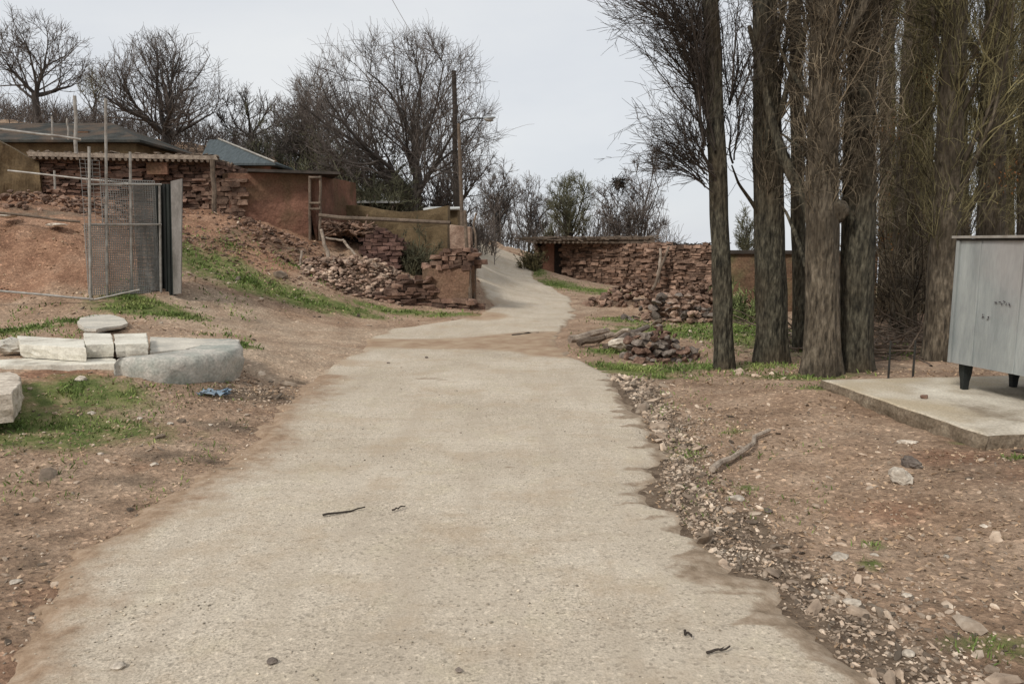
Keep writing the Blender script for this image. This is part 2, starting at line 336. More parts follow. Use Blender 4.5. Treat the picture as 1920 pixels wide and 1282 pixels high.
M = {
 'mud': mat('mud', (.28,.17,.11), (.13,.075,.05), (.20,.12,.078), 1.6, fine=(30,.25), bump=.8, bscale=10, bdist=.06, patch=((.13,.085,.055), 1.6)),
 'mudred': mat('mudred', (.29,.15,.10), (.13,.068,.045), (.21,.105,.07), 1.1, fine=(25,.2), bump=.7, bscale=9, bdist=.05, patch=((.14,.085,.05), 1.4)),
 'mudolive': mat('mudolive', (.17,.12,.065), (.08,.055,.03), None, 2, fine=(25,.2), bump=.5, bscale=10, bdist=.03),
 'rubble': mat('rubble', (.30,.20,.145), (.11,.068,.048), (.19,.12,.085), 3, tint=.55, fine=(30,.25), bump=.6, bscale=15, bdist=.03),
 'rubbledk': mat('rubbledk', (.25,.165,.12), (.08,.048,.035), (.15,.09,.065), 3, tint=.6, fine=(30,.25), bump=.6, bscale=15, bdist=.03),
 'rubblepale': mat('rubblepale', (.42,.32,.24), (.16,.10,.07), (.28,.19,.14), 2.5, tint=.6, fine=(30,.25), bump=.6, bscale=15, bdist=.03),
 'stone': mat('stone', (.26,.22,.18), (.11,.09,.075), (.18,.145,.12), 6, tint=.35, fine=(60,.25), bump=.6, bscale=30),
 'stonepale': mat('stonepale', (.70,.62,.51), (.34,.28,.22), None, 8, tint=.25, fine=(60,.2), bump=.5, bscale=30),
 'conc': mat('conc', (.62,.57,.48), (.34,.33,.29), (.50,.46,.39), 2.2, fine=(60,.14), bump=.45, bscale=25),
 'concdk': mat('concdk', (.58,.54,.47), (.27,.29,.25), (.48,.44,.38), 2.2, fine=(45,.22), bump=.8, bscale=14, patch=((.30,.31,.27), 2.6)),
 'concpale': mat('concpale', (.72,.68,.58), (.36,.32,.26), (.62,.58,.49), 3.0, fine=(50,.12), bump=.4, bscale=30),
 'wood': mat('wood', (.20,.15,.11), (.08,.06,.045), None, 5, stretch=(1, 1, 1), fine=(60,.3), bump=.4),
 'woodpale': mat('woodpale', (.42,.345,.27), (.17,.13,.10), None, 8, fine=(60,.3), bump=.4),
 'wooddk': mat('wooddk', (.07,.055,.045), (.03,.025,.02), None, 5, bump=.4),
 'sheet': mat('sheet', (.30,.275,.25), (.11,.10,.085), (.21,.19,.17), 2.5, stretch=(1,1,.4), fine=(50,.15), rough=.55, bump=.1, metal=.15, spec=.4),
 'sheetdk': mat('sheetdk', (.035,.04,.035), (.015,.016,.015), None, 3, rough=.6, bump=.1, stretch=(1,1,.3)),
 'roofgrey': mat('roofgrey', (.065,.062,.052), (.02,.02,.017), (.04,.041,.036), 2.5, rough=.85, bump=.4, fine=(30,.3), patch=((.085,.06,.042), 1.2)),
 'roofblue': mat('roofblue', (.10,.118,.122), (.05,.06,.063), (.075,.09,.094), 3, rough=.7, bump=.2, stretch=(6,1,1), fine=(20,.2)),
 'roofwhite': mat('roofwhite', (.6,.6,.57), (.4,.4,.38), None, 3, rough=.6, bump=.2),
 'metalpale': mat('metalpale', (.40,.38,.34), (.22,.19,.16), None, 9, rough=.5, metal=.1, bump=.1),
 'metaldk': mat('metaldk', (.05,.05,.045), (.03,.025,.02), None, 9, rough=.5, bump=.1),
 'rust': mat('rust', (.22,.09,.035), (.10,.04,.02), None, 9, bump=.3),
 'rubber': mat('rubber', (.03,.035,.033), (.015,.016,.016), None, 9, rough=.6, bump=.1),
 'bark': mat('bark', (.20,.165,.12), (.035,.029,.021), (.115,.092,.065), 9, stretch=(2.2,2.2,.55), fine=(16,.45), bump=1.0, bscale=9, bdist=.07, patch=((.07,.055,.038), 1.3)),
 'barkgreen': mat('barkgreen', (.115,.102,.072), (.022,.020,.015), (.065,.058,.041), 8, stretch=(2.2,2.2,.6), fine=(16,.45), bump=1.0, bscale=9, bdist=.07, patch=((.072,.056,.036), .9)),
 'barkfar': mat('barkfar', (.095,.08,.068), (.045,.038,.033), None, 3, bump=.2),
 'twigfar': mat('twigfar', (.15,.125,.108), (.07,.058,.05), None, .6, tint=.4, bump=0),
 'twigbrown': mat('twigbrown', (.23,.185,.125), (.045,.036,.026), (.11,.087,.06), 1.6, tint=.8, bump=0),
 'twigolive': mat('twigolive', (.23,.20,.10), (.06,.05,.027), (.13,.112,.058), 1.6, tint=.8, bump=0),
 'twigdark': mat('twigdark', (.07,.055,.045), (.03,.025,.02), None, .9, tint=.5, bump=0),
 'bush': mat('bush', (.13,.125,.075), (.06,.057,.036), None, 1.2, tint=.5, bump=0),
 'grass': mat('grass', (.25,.28,.09), (.09,.135,.035), (.15,.20,.055), 1.5, tint=.5, bump=0, rough=.7),
 'litter': mat('litter', (.50,.37,.25), (.22,.14,.085), (.36,.25,.16), 3, tint=.55, bump=0),
 'gravel': mat('gravel', (.52,.43,.335), (.15,.11,.08), (.32,.245,.18), 5, tint=.75, bump=.2),
 'gravelroad': mat('gravelroad', (.52,.45,.35), (.30,.25,.19), None, 30, tint=.7, bump=.2),
 'blue': mat('blue', (.13,.20,.27), (.30,.34,.36), None, 12, rough=.5, bump=.3),
 'ink': mat('ink', (.06,.05,.055), None, None, 12, bump=0),
 'pink': mat('pink', (.40,.31,.30), (.36,.30,.29), None, 8, rough=.5, bump=0),
 'nest': mat('nest', (.04,.03,.022), None, None, 20, bump=.5),
 'lamp': mat('lamp', (.45,.48,.5), (.35,.38,.4), None, 5, rough=.4, bump=0),
 'tarp': mat('tarp', (.035,.075,.04), (.018,.035,.02), None, 5, rough=.7, bump=.3),
}
# galvanised bin: streaked grey
M['mudbrown'] = mat('mudbrown', (.22,.135,.08), (.10,.06,.038), (.16,.095,.058), 1.3, fine=(25,.25), bump=.8, bscale=9, bdist=.05, patch=((.12,.10,.05), 1.5))
M['bramble'] = mat('bramble', (.22,.25,.10), (.08,.10,.04), None, 3, tint=.7, bump=0)
M['wire'] = mat('wire', (.30,.295,.275), (.20,.19,.17), None, 3, rough=.6, bump=0)
M['rustleaf'] = mat('rustleaf', (.34,.16,.06), (.16,.07,.03), None, 5, tint=.5, bump=0)
M['galv'] = mat('galv', (.40,.42,.40), (.23,.25,.245), (.31,.33,.32), 3.2, stretch=(1.6,1.6,.28), fine=(40,.07), rough=.5, metal=.25, bump=.12, bscale=3, spec=.4, patch=((.35,.34,.325), 1.1))

def ground_material(name, road=False):
    m = bpy.data.materials.new(name); m.use_nodes = True; T = m.node_tree; b = T.nodes['Principled BSDF']
    b.inputs['Roughness'].default_value = .95; b.inputs['Specular IOR Level'].default_value = .1
    N = T.nodes.new; L = T.links.new
    tc = N('ShaderNodeTexCoord')
    def noise(s, d=4, r=.6, out='Fac'):
        x = N('ShaderNodeTexNoise'); x.inputs['Scale'].default_value = s; x.inputs['Detail'].default_value = d; x.inputs['Roughness'].default_value = r; L(tc.outputs['Object'], x.inputs['Vector']); return x.outputs[out]
    def ramp(f, *st):
        r = N('ShaderNodeValToRGB'); e = r.color_ramp.elements
        e[0].position = st[0][0]; e[0].color = (*st[0][1], 1); e[1].position = st[-1][0]; e[1].color = (*st[-1][1], 1)
        for p, c in st[1:-1]: x = e.new(p); x.color = (*c, 1)
        L(f, r.inputs[0]); return r.outputs[0]
    def g(v): return (v, v, v)
    def mix(f, a, c, mode='MIX'):
        x = N('ShaderNodeMixRGB'); x.blend_type = mode
        (L(f, x.inputs[0]) if not isinstance(f, (int, float)) else setattr(x.inputs[0], 'default_value', f))
        for i, k in ((1, a), (2, c)):
            if isinstance(k, tuple): x.inputs[i].default_value = (*k, 1)
            else: L(k, x.inputs[i])
        return x.outputs[0]
    def attr(n): x = N('ShaderNodeAttribute'); x.attribute_name = n; return x.outputs['Fac']
    def math_(op, a, c):
        x = N('ShaderNodeMath'); x.operation = op
        for i, k in ((0, a), (1, c)):
            if isinstance(k, (int, float)): x.inputs[i].default_value = k
            else: L(k, x.inputs[i])
        return x.outputs[0]
    def mask(a, s, w=.5, lo=.42, hi=.62):     # attribute edge broken up by noise
        v = math_('ADD', attr(a), math_('MULTIPLY', math_('SUBTRACT', noise(s, 6, .7), .5), w))
        return ramp(v, (lo, g(0)), (hi, g(1)))
    vor = N('ShaderNodeTexVoronoi'); vor.inputs['Scale'].default_value = 70 if road else 38; L(tc.outputs['Object'], vor.inputs['Vector'])
    if road:
        c = ramp(noise(.8, 6, .6), (.3, (.43,.36,.275)), (.5, (.505,.43,.335)), (.7, (.57,.495,.395)))
        c = mix(ramp(noise(2.6, 5, .7), (.52, g(0)), (.66, g(.35))), c, (.50,.43,.30))
        sepc = N('ShaderNodeSeparateXYZ'); L(vor.outputs['Color'], sepc.inputs[0])
        c = mix(.9, c, ramp(sepc.outputs[0], (.0, g(.62)), (.14, g(.95)), (.9, g(1.04)), (1, g(1.3))), 'MULTIPLY')
        c = mix(ramp(noise(.9, 4, .6), (.34, g(.2)), (.58, g(1))), c, mix(1.0, c, ramp(noise(95, 4, .8), (.33, g(.5)), (.5, g(1)), (.67, g(1.35))), 'MULTIPLY'))
        v2 = N('ShaderNodeTexVoronoi'); v2.inputs['Scale'].default_value = 34; L(tc.outputs['Object'], v2.inputs['Vector'])
        dots = math_('MULTIPLY', ramp(v2.outputs['Distance'], (.10, g(1)), (.24, g(0))), ramp(noise(1.9, 5, .75), (.47, g(0)), (.62, g(.9))))
        c = mix(dots, c, (.17,.14,.105))
        c = mix(ramp(noise(9, 6, .75), (.60, g(0)), (.72, g(.55))), c, (.30,.245,.175))
        # worn streaks across the road
        mp = N('ShaderNodeMapping'); mp.inputs['Scale'].default_value = (.7, 5, 1); L(tc.outputs['Object'], mp.inputs[0])
        sn = N('ShaderNodeTexNoise'); sn.inputs['Scale'].default_value = 2.2; sn.inputs['Detail'].default_value = 5; L(mp.outputs[0], sn.inputs['Vector'])
        c = mix(ramp(sn.outputs['Fac'], (.53, g(0)), (.72, g(.35))), c, (.37,.30,.22))
        mp = N('ShaderNodeMapping'); mp.inputs['Scale'].default_value = (3.2, .35, 1); L(tc.outputs['Object'], mp.inputs[0])
        sn = N('ShaderNodeTexNoise'); sn.inputs['Scale'].default_value = 1.5; sn.inputs['Detail'].default_value = 5; L(mp.outputs[0], sn.inputs['Vector'])
        c = mix(ramp(sn.outputs['Fac'], (.5, g(0)), (.68, g(.45))), c, (.40,.33,.25))
        c = mix(ramp(noise(1.7, 7, .7), (.5, g(0)), (.7, g(.6))), c, (.40,.30,.20))
        c = mix(mask('edge', 5, 1.0, .35, .75), c, ramp(noise(14, 6, .75), (.3, (.21,.14,.09)), (.5, (.32,.225,.15)), (.7, (.43,.32,.23))))
        c = mix(mask('dust', 3, .6), c, ramp(noise(3, 6), (.35, (.30,.20,.13)), (.65, (.42,.32,.22))))
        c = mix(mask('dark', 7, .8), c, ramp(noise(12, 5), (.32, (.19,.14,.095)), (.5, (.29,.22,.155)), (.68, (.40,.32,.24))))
    else:
        c = ramp(noise(1.3, 8, .7), (.3, (.235,.150,.095)), (.48, (.37,.252,.170)), (.62, (.44,.315,.220)), (.75, (.51,.39,.285)))
        c = mix(mask('red', 2.0), c, ramp(noise(2.2, 8, .7), (.3, (.20,.105,.065)), (.5, (.33,.19,.12)), (.7, (.43,.27,.18))))
        c = mix(mask('path', 1.5), c, ramp(noise(2.5, 8, .6), (.3, (.40,.28,.19)), (.7, (.52,.40,.29))))
        c = mix(.8, c, ramp(noise(.75, 7, .75), (.32, g(.62)), (.5, g(.98)), (.7, g(1.22))), 'MULTIPLY')
        c = mix(.9, c, ramp(noise(26, 5, .75), (.3, g(.55)), (.5, g(1.0)), (.7, g(1.4))), 'MULTIPLY')
        sepc = N('ShaderNodeSeparateXYZ'); L(vor.outputs['Color'], sepc.inputs[0])
        c = mix(.8, c, ramp(sepc.outputs[0], (0, g(.7)), (.8, g(1.0)), (.93, g(1.15)), (1, g(1.9))), 'MULTIPLY')
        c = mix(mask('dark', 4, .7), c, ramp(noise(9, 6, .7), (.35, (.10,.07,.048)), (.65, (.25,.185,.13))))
        gc = ramp(noise(5, 6, .7), (.3, (.07,.09,.028)), (.45, (.13,.155,.05)), (.56, (.21,.20,.085)), (.68, (.32,.25,.15)))
        c = mix(mask('grass', 4, 1.0, .38, .66), c, gc)
    L(c, b.inputs['Base Color'])
    bp = N('ShaderNodeBump'); bp.inputs['Strength'].default_value = .6 if road else .9; bp.inputs['Distance'].default_value = .010 if road else .035
    h = math_('ADD', noise(30 if road else 14, 8, .75), math_('MULTIPLY', vor.outputs['Distance'], .35))
    L(h, bp.inputs['Height']); L(bp.outputs[0], b.inputs['Normal'])
    return m

# ------------------------------------------------------------ ground
GRASS = [(430,455,1.6,1.0,.42),(560,500,1.5,.8,.45),(1160,690,.8,.4,.8),(1330,690,.7,.4,.8),(250,560,.6,.3,.9),(1830,828,.25,.06,.8),(1770,806,.2,.05,.7),(1550,735,.2,.1,.8),(1905,862,.15,.05,.7),(50,800,1.3,.55,.9),(150,735,.7,.45,.9),(20,620,.9,.45,.8),(120,605,.8,.4,.6),(270,580,.9,.5,1),(330,590,.6,.4,.8),
 (400,500,1.1,1.2,.9),(470,530,1.0,.9,1),(560,560,1.1,.7,1),(640,575,1.0,.5,.9),(740,583,1.3,.35,.8),(840,590,.9,.3,.8),(360,470,.6,.8,.7),(620,530,.6,.5,.5),
 (1000,505,.7,2,.8),(1050,535,1,2,.9),(1120,545,1.5,2,.7),(1180,600,.8,1.0,1),(1270,622,1.4,1.0,1),(1140,660,.5,.5,.7),(1190,690,1.0,.45,.9),(1250,705,.7,.3,.6),
 (1390,620,1.2,3.0,.9),(1400,690,.9,.4,.6),(1500,706,.9,.3,.8),(1535,730,.25,.15,.9),(1640,1012,.09,.06,.9),(1640,1048,.1,.06,.9),(1380,812,.15,.1,.7),(1280,850,.25,.2,.7),(1400,912,.1,.08,.8),
 (1230,770,.15,.2,.5),(455,650,.25,.25,.8),(1890,1210,.35,.15,.6),(1560,690,.5,.4,.4),(1700,660,1.0,.8,.3)]
DARK = [(450,440,1.2,.8,.5),(540,470,1.0,.9,.55),(380,455,.6,.7,.5),(100,395,1.8,.8,.6),(1420,650,1.2,1.0,.5),(1650,690,1.2,1.0,.55),(330,860,.8,.22,.62),(420,800,.6,.3,.6),(230,900,.8,.25,.55),(500,735,.5,.4,.6),(60,960,.7,.2,.5),(1290,800,.3,.5,.5),(1600,1180,.35,.4,.6),(1500,1000,.3,.3,.5),(1750,1130,.3,.25,.45),(480,740,.8,.45,.7),(560,715,.25,.25,.6),(300,820,.6,.4,.45),(1230,740,.12,1.6,.7),(1260,830,.25,.6,.8),(1250,930,.35,.5,1),(1360,1060,.45,.3,1),(1320,990,.45,.4,1),(1450,960,.4,.4,.5),(1500,1120,.3,.4,.6),(1700,1230,.5,.4,.6),  # blobs on the slope below the huts paint the shade of crevices
 (1860,870,.8,.15,.5),(1460,690,.8,.6,.4),(1620,700,.6,.6,.6),(100,930,.5,.25,.4),(400,440,1,1,.4),(60,1000,.5,.2,.4)]
RED = [(300,880,1.0,.4,.42),(120,990,.8,.35,.45),(470,770,.7,.4,.5),(75,722,.25,.12,1),(1650,960,.5,.3,.6),(1780,860,.6,.4,.6),(80,450,2.2,1.2,1),(0,500,1.5,1,.8),(160,510,1.0,.6,.8),(450,450,2,1.5,.9),(520,470,1.5,1.5,.8),(900,590,.5,.5,.7),(120,700,.5,.3,.9),(1900,900,.8,.4,.5),(80,1120,.6,.4,.5),(1150,545,1,1,.6),(40,1240,.6,.3,.6),(1850,1000,.7,.5,.4),(340,540,.5,.5,.8)]
PATH = [(480,655,1.3,.8,1),(380,600,1.0,.8,.9),(520,700,.7,.5,.8),(200,920,.6,.7,.5),(520,620,1.6,1.5,1),(430,580,1.2,1.0,.9),(620,660,1.2,1.0,.9),(340,570,.6,.5,.8),(760,625,1.3,1,.9),(560,690,.6,.5,.8),(450,900,.25,.7,.6),(300,1050,.3,.4,.5),(1100,580,.8,2,.6),(150,1240,.3,.4,.6)]
def blobs(L, x, y):
    o = np.zeros(x.shape)
    for px, py, rx, ry, s in L:
        c = G(px, py); o = np.maximum(o, s * np.exp(-((x - c[0]) / (rx * 1.15)) ** 2 - ((y - c[1]) / (ry * 1.15)) ** 2))
    return o
def setattrf(me, name, v):
    a = me.attributes.new(name, 'FLOAT', 'POINT'); a.data.foreach_set('value', np.ascontiguousarray(v, np.float32).ravel())
NG = 760
tt = np.linspace(-1, 1, NG); k0 = 5.4
gx = 4.0 * np.sinh(tt * k0) ; gy = 4.0 * np.sinh(tt * k0) + 8
X, Y = np.meshgrid(gx, gy, indexing='ij'); Z = Hg(X, Y)
i = np.arange(NG - 1)[:, None] * NG; j = np.arange(NG - 1)[None]
q = np.stack([i + j, i + NG + j, i + NG + j + 1, i + j + 1], -1).reshape(-1, 4)
g = MB().add(np.stack([X, Y, Z], -1).reshape(-1, 3), q=q)
me = g.mesh('ground', True)
near = (np.hypot(X, Y - 12) < 45)
for nm, L in (('grass', GRASS), ('dark', DARK), ('red', RED), ('path', PATH)):
    v = blobs(L, X, Y)
    if nm == 'grass': v = np.maximum(v, .55 * sstep(20, 40, np.hypot(X, Y - 10)) * (.4 + fbm(X * .3, Y * .3, 5)))
    if nm == 'dark':
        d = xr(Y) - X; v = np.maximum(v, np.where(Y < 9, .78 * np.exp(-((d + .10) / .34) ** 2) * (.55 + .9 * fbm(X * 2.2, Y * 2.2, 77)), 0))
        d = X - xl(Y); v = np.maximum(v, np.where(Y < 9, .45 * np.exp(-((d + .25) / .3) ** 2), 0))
    if nm == 'red': v = np.maximum(v, .8 * sstep(.9, 1.8, Z) * (X < 0) * sstep(26, 19, Y))
    setattrf(me, nm, v)
ground = link(me, 'ground', ground_material('ground')); tag(ground, kind='structure')

# road: one sheet whose ragged rims sink into the soil
ys = [0.3]
while ys[-1] < YMAX + 7: ys.append(ys[-1] + max(.02, .011 * ys[-1]))
ys = np.array(ys); nc = 90; s = np.linspace(0, 1, nc); s = .5 - .5 * np.cos(np.pi * s) * (.35 + .65 * np.abs(np.cos(np.pi * s)))
s = (s - s[0]) / (s[-1] - s[0])
wl = xl(ys) - .22 + .22 * (fbm(ys * 1.7, ys * 0, 21, 5) - .5); wr = xr(ys) + .22 + .34 * (fbm(ys * 1.9, ys * 0, 33, 5) - .5)
RX = wl[:, None] + (wr - wl)[:, None] * s[None]; RY = np.broadcast_to(ys[:, None], RX.shape)
din = np.minimum(RX - wl[:, None], wr[:, None] - RX)
ragged = .30 * (fbm(RX * 5, RY * 8, 41, 5) - .5)
RZ = Hs(RX, RY) + .008 - .07 * sstep(.34, -.02, din + ragged) + .012 * (fbm(RX * 2, RY * 2, 8) - .5)
nr = len(ys); i = np.arange(nr - 1)[:, None] * nc; j = np.arange(nc - 1)[None]
q = np.stack([i + j, i + j + 1, i + nc + j + 1, i + nc + j], -1).reshape(-1, 4)
rme = MB().add(np.stack([RX, RY, RZ], -1).reshape(-1, 3), q=q).mesh('road', True)
dust = np.exp(-((RY - 11.9) / 1.0) ** 2) * (.6 + .5 * fbm(RX * .8, RY * .8, 12)) + .9 * blobs([(905,592,.7,.8,.9),(1010,628,.8,.5,.8),(640,680,.8,.5,.6),(1050,660,.6,.8,.8),(930,560,.3,1,.5),(350,930,.25,.4,.4)], RX, RY)
setattrf(rme, 'dust', dust)
setattrf(rme, 'edge', np.maximum(np.exp(-((RX - wl[:, None]) / np.where(RY < 9, .38 + .5 * fbm(RY * 1.1, RY * 0, 71), .3)) ** 2) * .95, np.exp(-((wr[:, None] - RX) / .27) ** 2)))
setattrf(rme, 'dark', blobs([(800,711,.30,.12,.62),(830,713,.15,.10,.6),(905,875,.06,.025,.9),(950,876,.09,.03,.9),(990,624,.35,.12,1),(1290,940,.25,.5,.8),(1380,1075,.35,.2,.9),(430,880,.13,.06,.75),(1240,860,.12,.4,.7),(960,560,.4,.3,.5),(970,545,.3,.3,.5),(1400,1115,.3,.012,.8),(1420,1160,.35,.012,.8),(1180,885,.12,.02,.6),(1210,915,.2,.015,.6)], RX, RY))  # the thin right-hand entries are painted shadow streaks mixed with dirt
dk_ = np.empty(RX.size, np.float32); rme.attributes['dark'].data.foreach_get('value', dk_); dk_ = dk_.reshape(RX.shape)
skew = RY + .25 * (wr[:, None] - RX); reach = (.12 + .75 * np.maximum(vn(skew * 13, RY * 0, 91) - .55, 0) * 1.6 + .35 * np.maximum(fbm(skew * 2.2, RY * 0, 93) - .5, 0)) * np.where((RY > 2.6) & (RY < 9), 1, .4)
shadow_dirt_comb = (.46 + .42 * fbm(RX * 3, RY * 3, 55, 4)) * sstep(.09, -.12, (wr[:, None] - RX) - .22 - reach * .5)  # shadow streaks and ragged dirt at the right rim, painted into the mask
rme.attributes['dark'].data.foreach_set('value', np.ascontiguousarray(np.maximum(dk_, shadow_dirt_comb), np.float32).ravel())
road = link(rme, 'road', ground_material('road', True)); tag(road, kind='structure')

def scatter(n, polys):
    """random spots in a list of (px0,py0,px1,py1) view sectors, at ground level, denser where near"""
    P = []
    for (a, b, c, d, wgt) in polys:
        m = int(n * wgt)
        q0, q1, q2, q3 = G(a, d), G(c, d), G(c, b), G(a, b)
        u = rng.random(m); v = rng.random(m)
        x = (q0[0] * (1-u) + q1[0] * u) * (1-v) + (q3[0] * (1-u) + q2[0] * u) * v
        y = (q0[1] * (1-u) + q1[1] * u) * (1-v) + (q3[1] * (1-u) + q2[1] * u) * v
        P.append(np.stack([x, y], 1))
    P = np.concatenate(P); return P
# grass blades
def grass_blades():
    gb = MB(); P = []
    for px, py, rx, ry, s in GRASS:
        c = G(px, py); area = rx * ry; dens = 3600 if c[1] < 7 else 2300 if c[1] < 13 else 1000
        m = int(min(9000, dens * area * s) + 60)
        a = rng.random(m) * 6.283; r = np.abs(rng.normal(0, .55, m))
        x = c[0] + rx * r * np.cos(a); y = c[1] + ry * r * np.sin(a)
        clump = fbm(x * 4, y * 4, 17); keep = clump > (.42 if c[1] < 9 else .34) + .2 * rng.random(m)
        P.append(np.stack([x, y], 1)[keep])
    x0 = scatter(5000, [(0,720,470,1000,.5),(1190,690,1560,1000,.3),(1180,600,1500,690,.4),(0,560,480,650,.4)])
    P.append(x0[fbm(x0[:, 0] * 2.2, x0[:, 1] * 2.2, 19) > .56])
    P = np.concatenate(P); P = P[(road_in(P[:, 0], P[:, 1]) < -.05)]
    # keep the slab and the concrete clear
    P = P[~((P[:, 0] > 3.1) & (P[:, 1] > 5.2) & (P[:, 1] < 7.6))]
    n = len(P); D = P[:, 1]; h = rng.uniform(.5, 1.4, n) * np.where(D < 8, .035, .05); wd = np.clip(.0011 * D, .004, .016)
    a = rng.random(n) * 6.283; lean = rng.normal(0, .5, (n, 2)) * h[:, None]
    z = Hg(P[:, 0], P[:, 1]) - .01
    dx = np.cos(a) * wd; dy = np.sin(a) * wd
    v = np.zeros((n, 4, 3)); v[:, 0] = np.stack([P[:, 0] - dx, P[:, 1] - dy, z], 1); v[:, 1] = np.stack([P[:, 0] + dx, P[:, 1] + dy, z], 1)
    v[:, 2] = np.stack([P[:, 0] + lean[:, 0] * .5 + dx * .7, P[:, 1] + lean[:, 1] * .5 + dy * .7, z + h * .7], 1); v[:, 3] = np.stack([P[:, 0] + lean[:, 0], P[:, 1] + lean[:, 1], z + h], 1)
    t = np.array([(0, 1, 2), (0, 2, 3)]); t = (t[None] + (np.arange(n) * 4)[:, None, None]).reshape(-1, 3)
    gb.add(v.reshape(-1, 3), t=t, tint=np.repeat(rng.random(n), 4))
    return gb
tag(obj('grass', grass_blades(), M['grass'], base=(0, 0, 0)), 'short green grass growing in patches on the verges and banks', 'grass', kind='stuff')
# dead leaves
def leaves():
    lb = MB()
    P = scatter(20000, [(1200,690,1920,840,.16),(1200,760,1920,1282,.36),(0,700,560,880,.16),(0,850,420,1282,.10),(0,560,480,690,.07),(1380,560,1920,700,.2),(350,430,650,590,.10),(1080,560,1400,690,.08),(0,420,170,560,.03)])
    n = len(P); keep = (rng.random(n) < np.clip(1.6 * fbm(P[:, 0] * 1.6, P[:, 1] * 1.6, 27) - .3, 0, 1)) & (road_in(P[:, 0], P[:, 1]) < .04)
    keep &= rng.random(n) > 1.3 * blobs(PATH, P[:, 0], P[:, 1])
    keep &= ~((P[:, 0] > 3.08) & (P[:, 1] > 5.15) & (P[:, 1] < 7.5))
    P = P[keep]; n = len(P); z = Hg(P[:, 0], P[:, 1]) + .006
    s = rng.uniform(.006, .019, n) * np.clip(P[:, 1] / 6, 1, 2.2)
    bv = np.array([(-1,0,.12),(0,-.45,0),(1,0,.15),(0,.45,.1)]); 
    inst(lb, bv, np.array([(0,1,2,3)]), np.concatenate([P, z[:, None]], 1), np.stack([s, s, s * rng.uniform(.3, 2.5, n)], 1), rotm(rng.normal(0, .4, n), rng.normal(0, .4, n), rng.random(n) * 6.3), .12)
    return lb
tag(obj('dead_leaves', leaves(), M['litter'], base=(0, 0, 0)), 'pale dead leaves littering the soil on both sides of the road', 'leaves', kind='stuff')
def gravel():
    gb = MB()
    # along the right rim of the road, thin everywhere else
    y = 1.6 + 7.5 * rng.random(12000) ** 1.25; x = xr(y) + .05 + np.abs(rng.normal(0, 1, len(y))) * (.14 + .34 * np.clip((6 - y) / 5, 0.15, 1)) 
    P1 = np.stack([x, y], 1)
    P2 = scatter(5200, [(1200,760,1920,1282,.36),(0,760,500,1282,.30),(0,560,480,760,.12),(1200,600,1500,720,.1),(340,430,900,590,.25),(400,690,560,760,.18)])
    P = np.concatenate([P1, P2]); P = P[~((P[:, 0] > 3.0) & (P[:, 1] > 5.1) & (P[:, 1] < 7.6))]; P = P[(road_in(P[:, 0], P[:, 1]) < .08) & (rng.random(len(P)) > 1.2 * blobs(PATH, P[:, 0], P[:, 1]))]
    n = len(P); s = np.clip(rng.lognormal(-4.95, .5, n), .004, .032) * np.clip(P[:, 1] / 7, .8, 2.2)
    s = np.where(rng.random(n) < .035, s * rng.uniform(1.8, 3.2, n), s)
    z = Hg(P[:, 0], P[:, 1]) + s * .2
    inst(gb, ICOV * 2, ICOF, np.concatenate([P, z[:, None]], 1), np.stack([s * rng.uniform(.9, 2.0, n), s * .9, s * rng.uniform(.25, .65, n)], 1), rotm(rng.normal(0, .4, n), rng.normal(0, .4, n), rng.random(n) * 6.3), .12, tri=True)
    return gb
tag(obj('gravel', gravel(), M['gravel'], base=(0, 0, 0)), 'loose pale gravel strewn along the rims of the road', 'gravel', kind='stuff')
def roadgravel():
    gb = MB(); n = 5000; y = 1.8 + 8 * rng.random(n) ** 1.6; x = xl(y) + (xr(y) - xl(y)) * rng.random(n)
    k_ = fbm(x * 1.3, y * 1.3, 61, 4) > .52; x = x[k_]; y = y[k_]; n = len(x); s = np.clip(rng.lognormal(-5.75, .4, n), .0018, .010); z = Hs(x, y) + .010
    inst(gb, ICOV * 2, ICOF, np.stack([x, y, z], 1), np.stack([s * 1.3, s, s * .6], 1), rotm(0, 0, rng.random(n) * 6.3), .12, tri=True)
    return gb
tag(obj('road_grit', roadgravel(), M['gravelroad'], base=(0, 0, 0)), 'fine grit and small chips lying on the road', 'grit', kind='stuff')

# ------------------------------------------------------------ trees
def grow(P0, D0, L, R0, nseg, wob, trop, tr=.05, rend=.35):
    N = len(P0); P = np.zeros((N, nseg + 1, 3)); P[:, 0] = P0; d = D0 / (np.linalg.norm(D0, axis=1, keepdims=True) + 1e-9); st = (L / nseg)[:, None]
    for k in range(nseg):
        d = d + rng.normal(0, wob, (N, 3)) + np.asarray(trop) * tr
        d /= np.linalg.norm(d, axis=1, keepdims=True) + 1e-9; P[:, k+1] = P[:, k] + d * st
    Rd = R0[:, None] * (1 - (1 - rend) * np.linspace(0, 1, nseg + 1)[None])
    return P, Rd
def kids(P, Rd, num, t0, t1, ang, angj, rf, bias=(0, 0, 0)):
    N, m, _ = P.shape; idx = np.repeat(np.arange(N), num); t = (t0 + (t1 - t0) * rng.random(len(idx))) * (m - 1)
    k = np.minimum(t.astype(int), m - 2); f = (t - k)[:, None]
    p = P[idx, k] * (1 - f) + P[idx, k+1] * f; T = P[idx, k+1] - P[idx, k]; T /= np.linalg.norm(T, axis=1, keepdims=True) + 1e-9
    rnd = rng.normal(0, 1, T.shape) + np.asarray(bias); rnd -= (rnd * T).sum(1, keepdims=True) * T; rnd /= np.linalg.norm(rnd, axis=1, keepdims=True) + 1e-9
    a = (ang + angj * rng.normal(0, 1, len(idx)))[:, None]
    return p, T * np.cos(a) + rnd * np.sin(a), (Rd[idx, k] * (1 - f[:, 0]) + Rd[idx, k+1] * f[:, 0]) * rf, idx
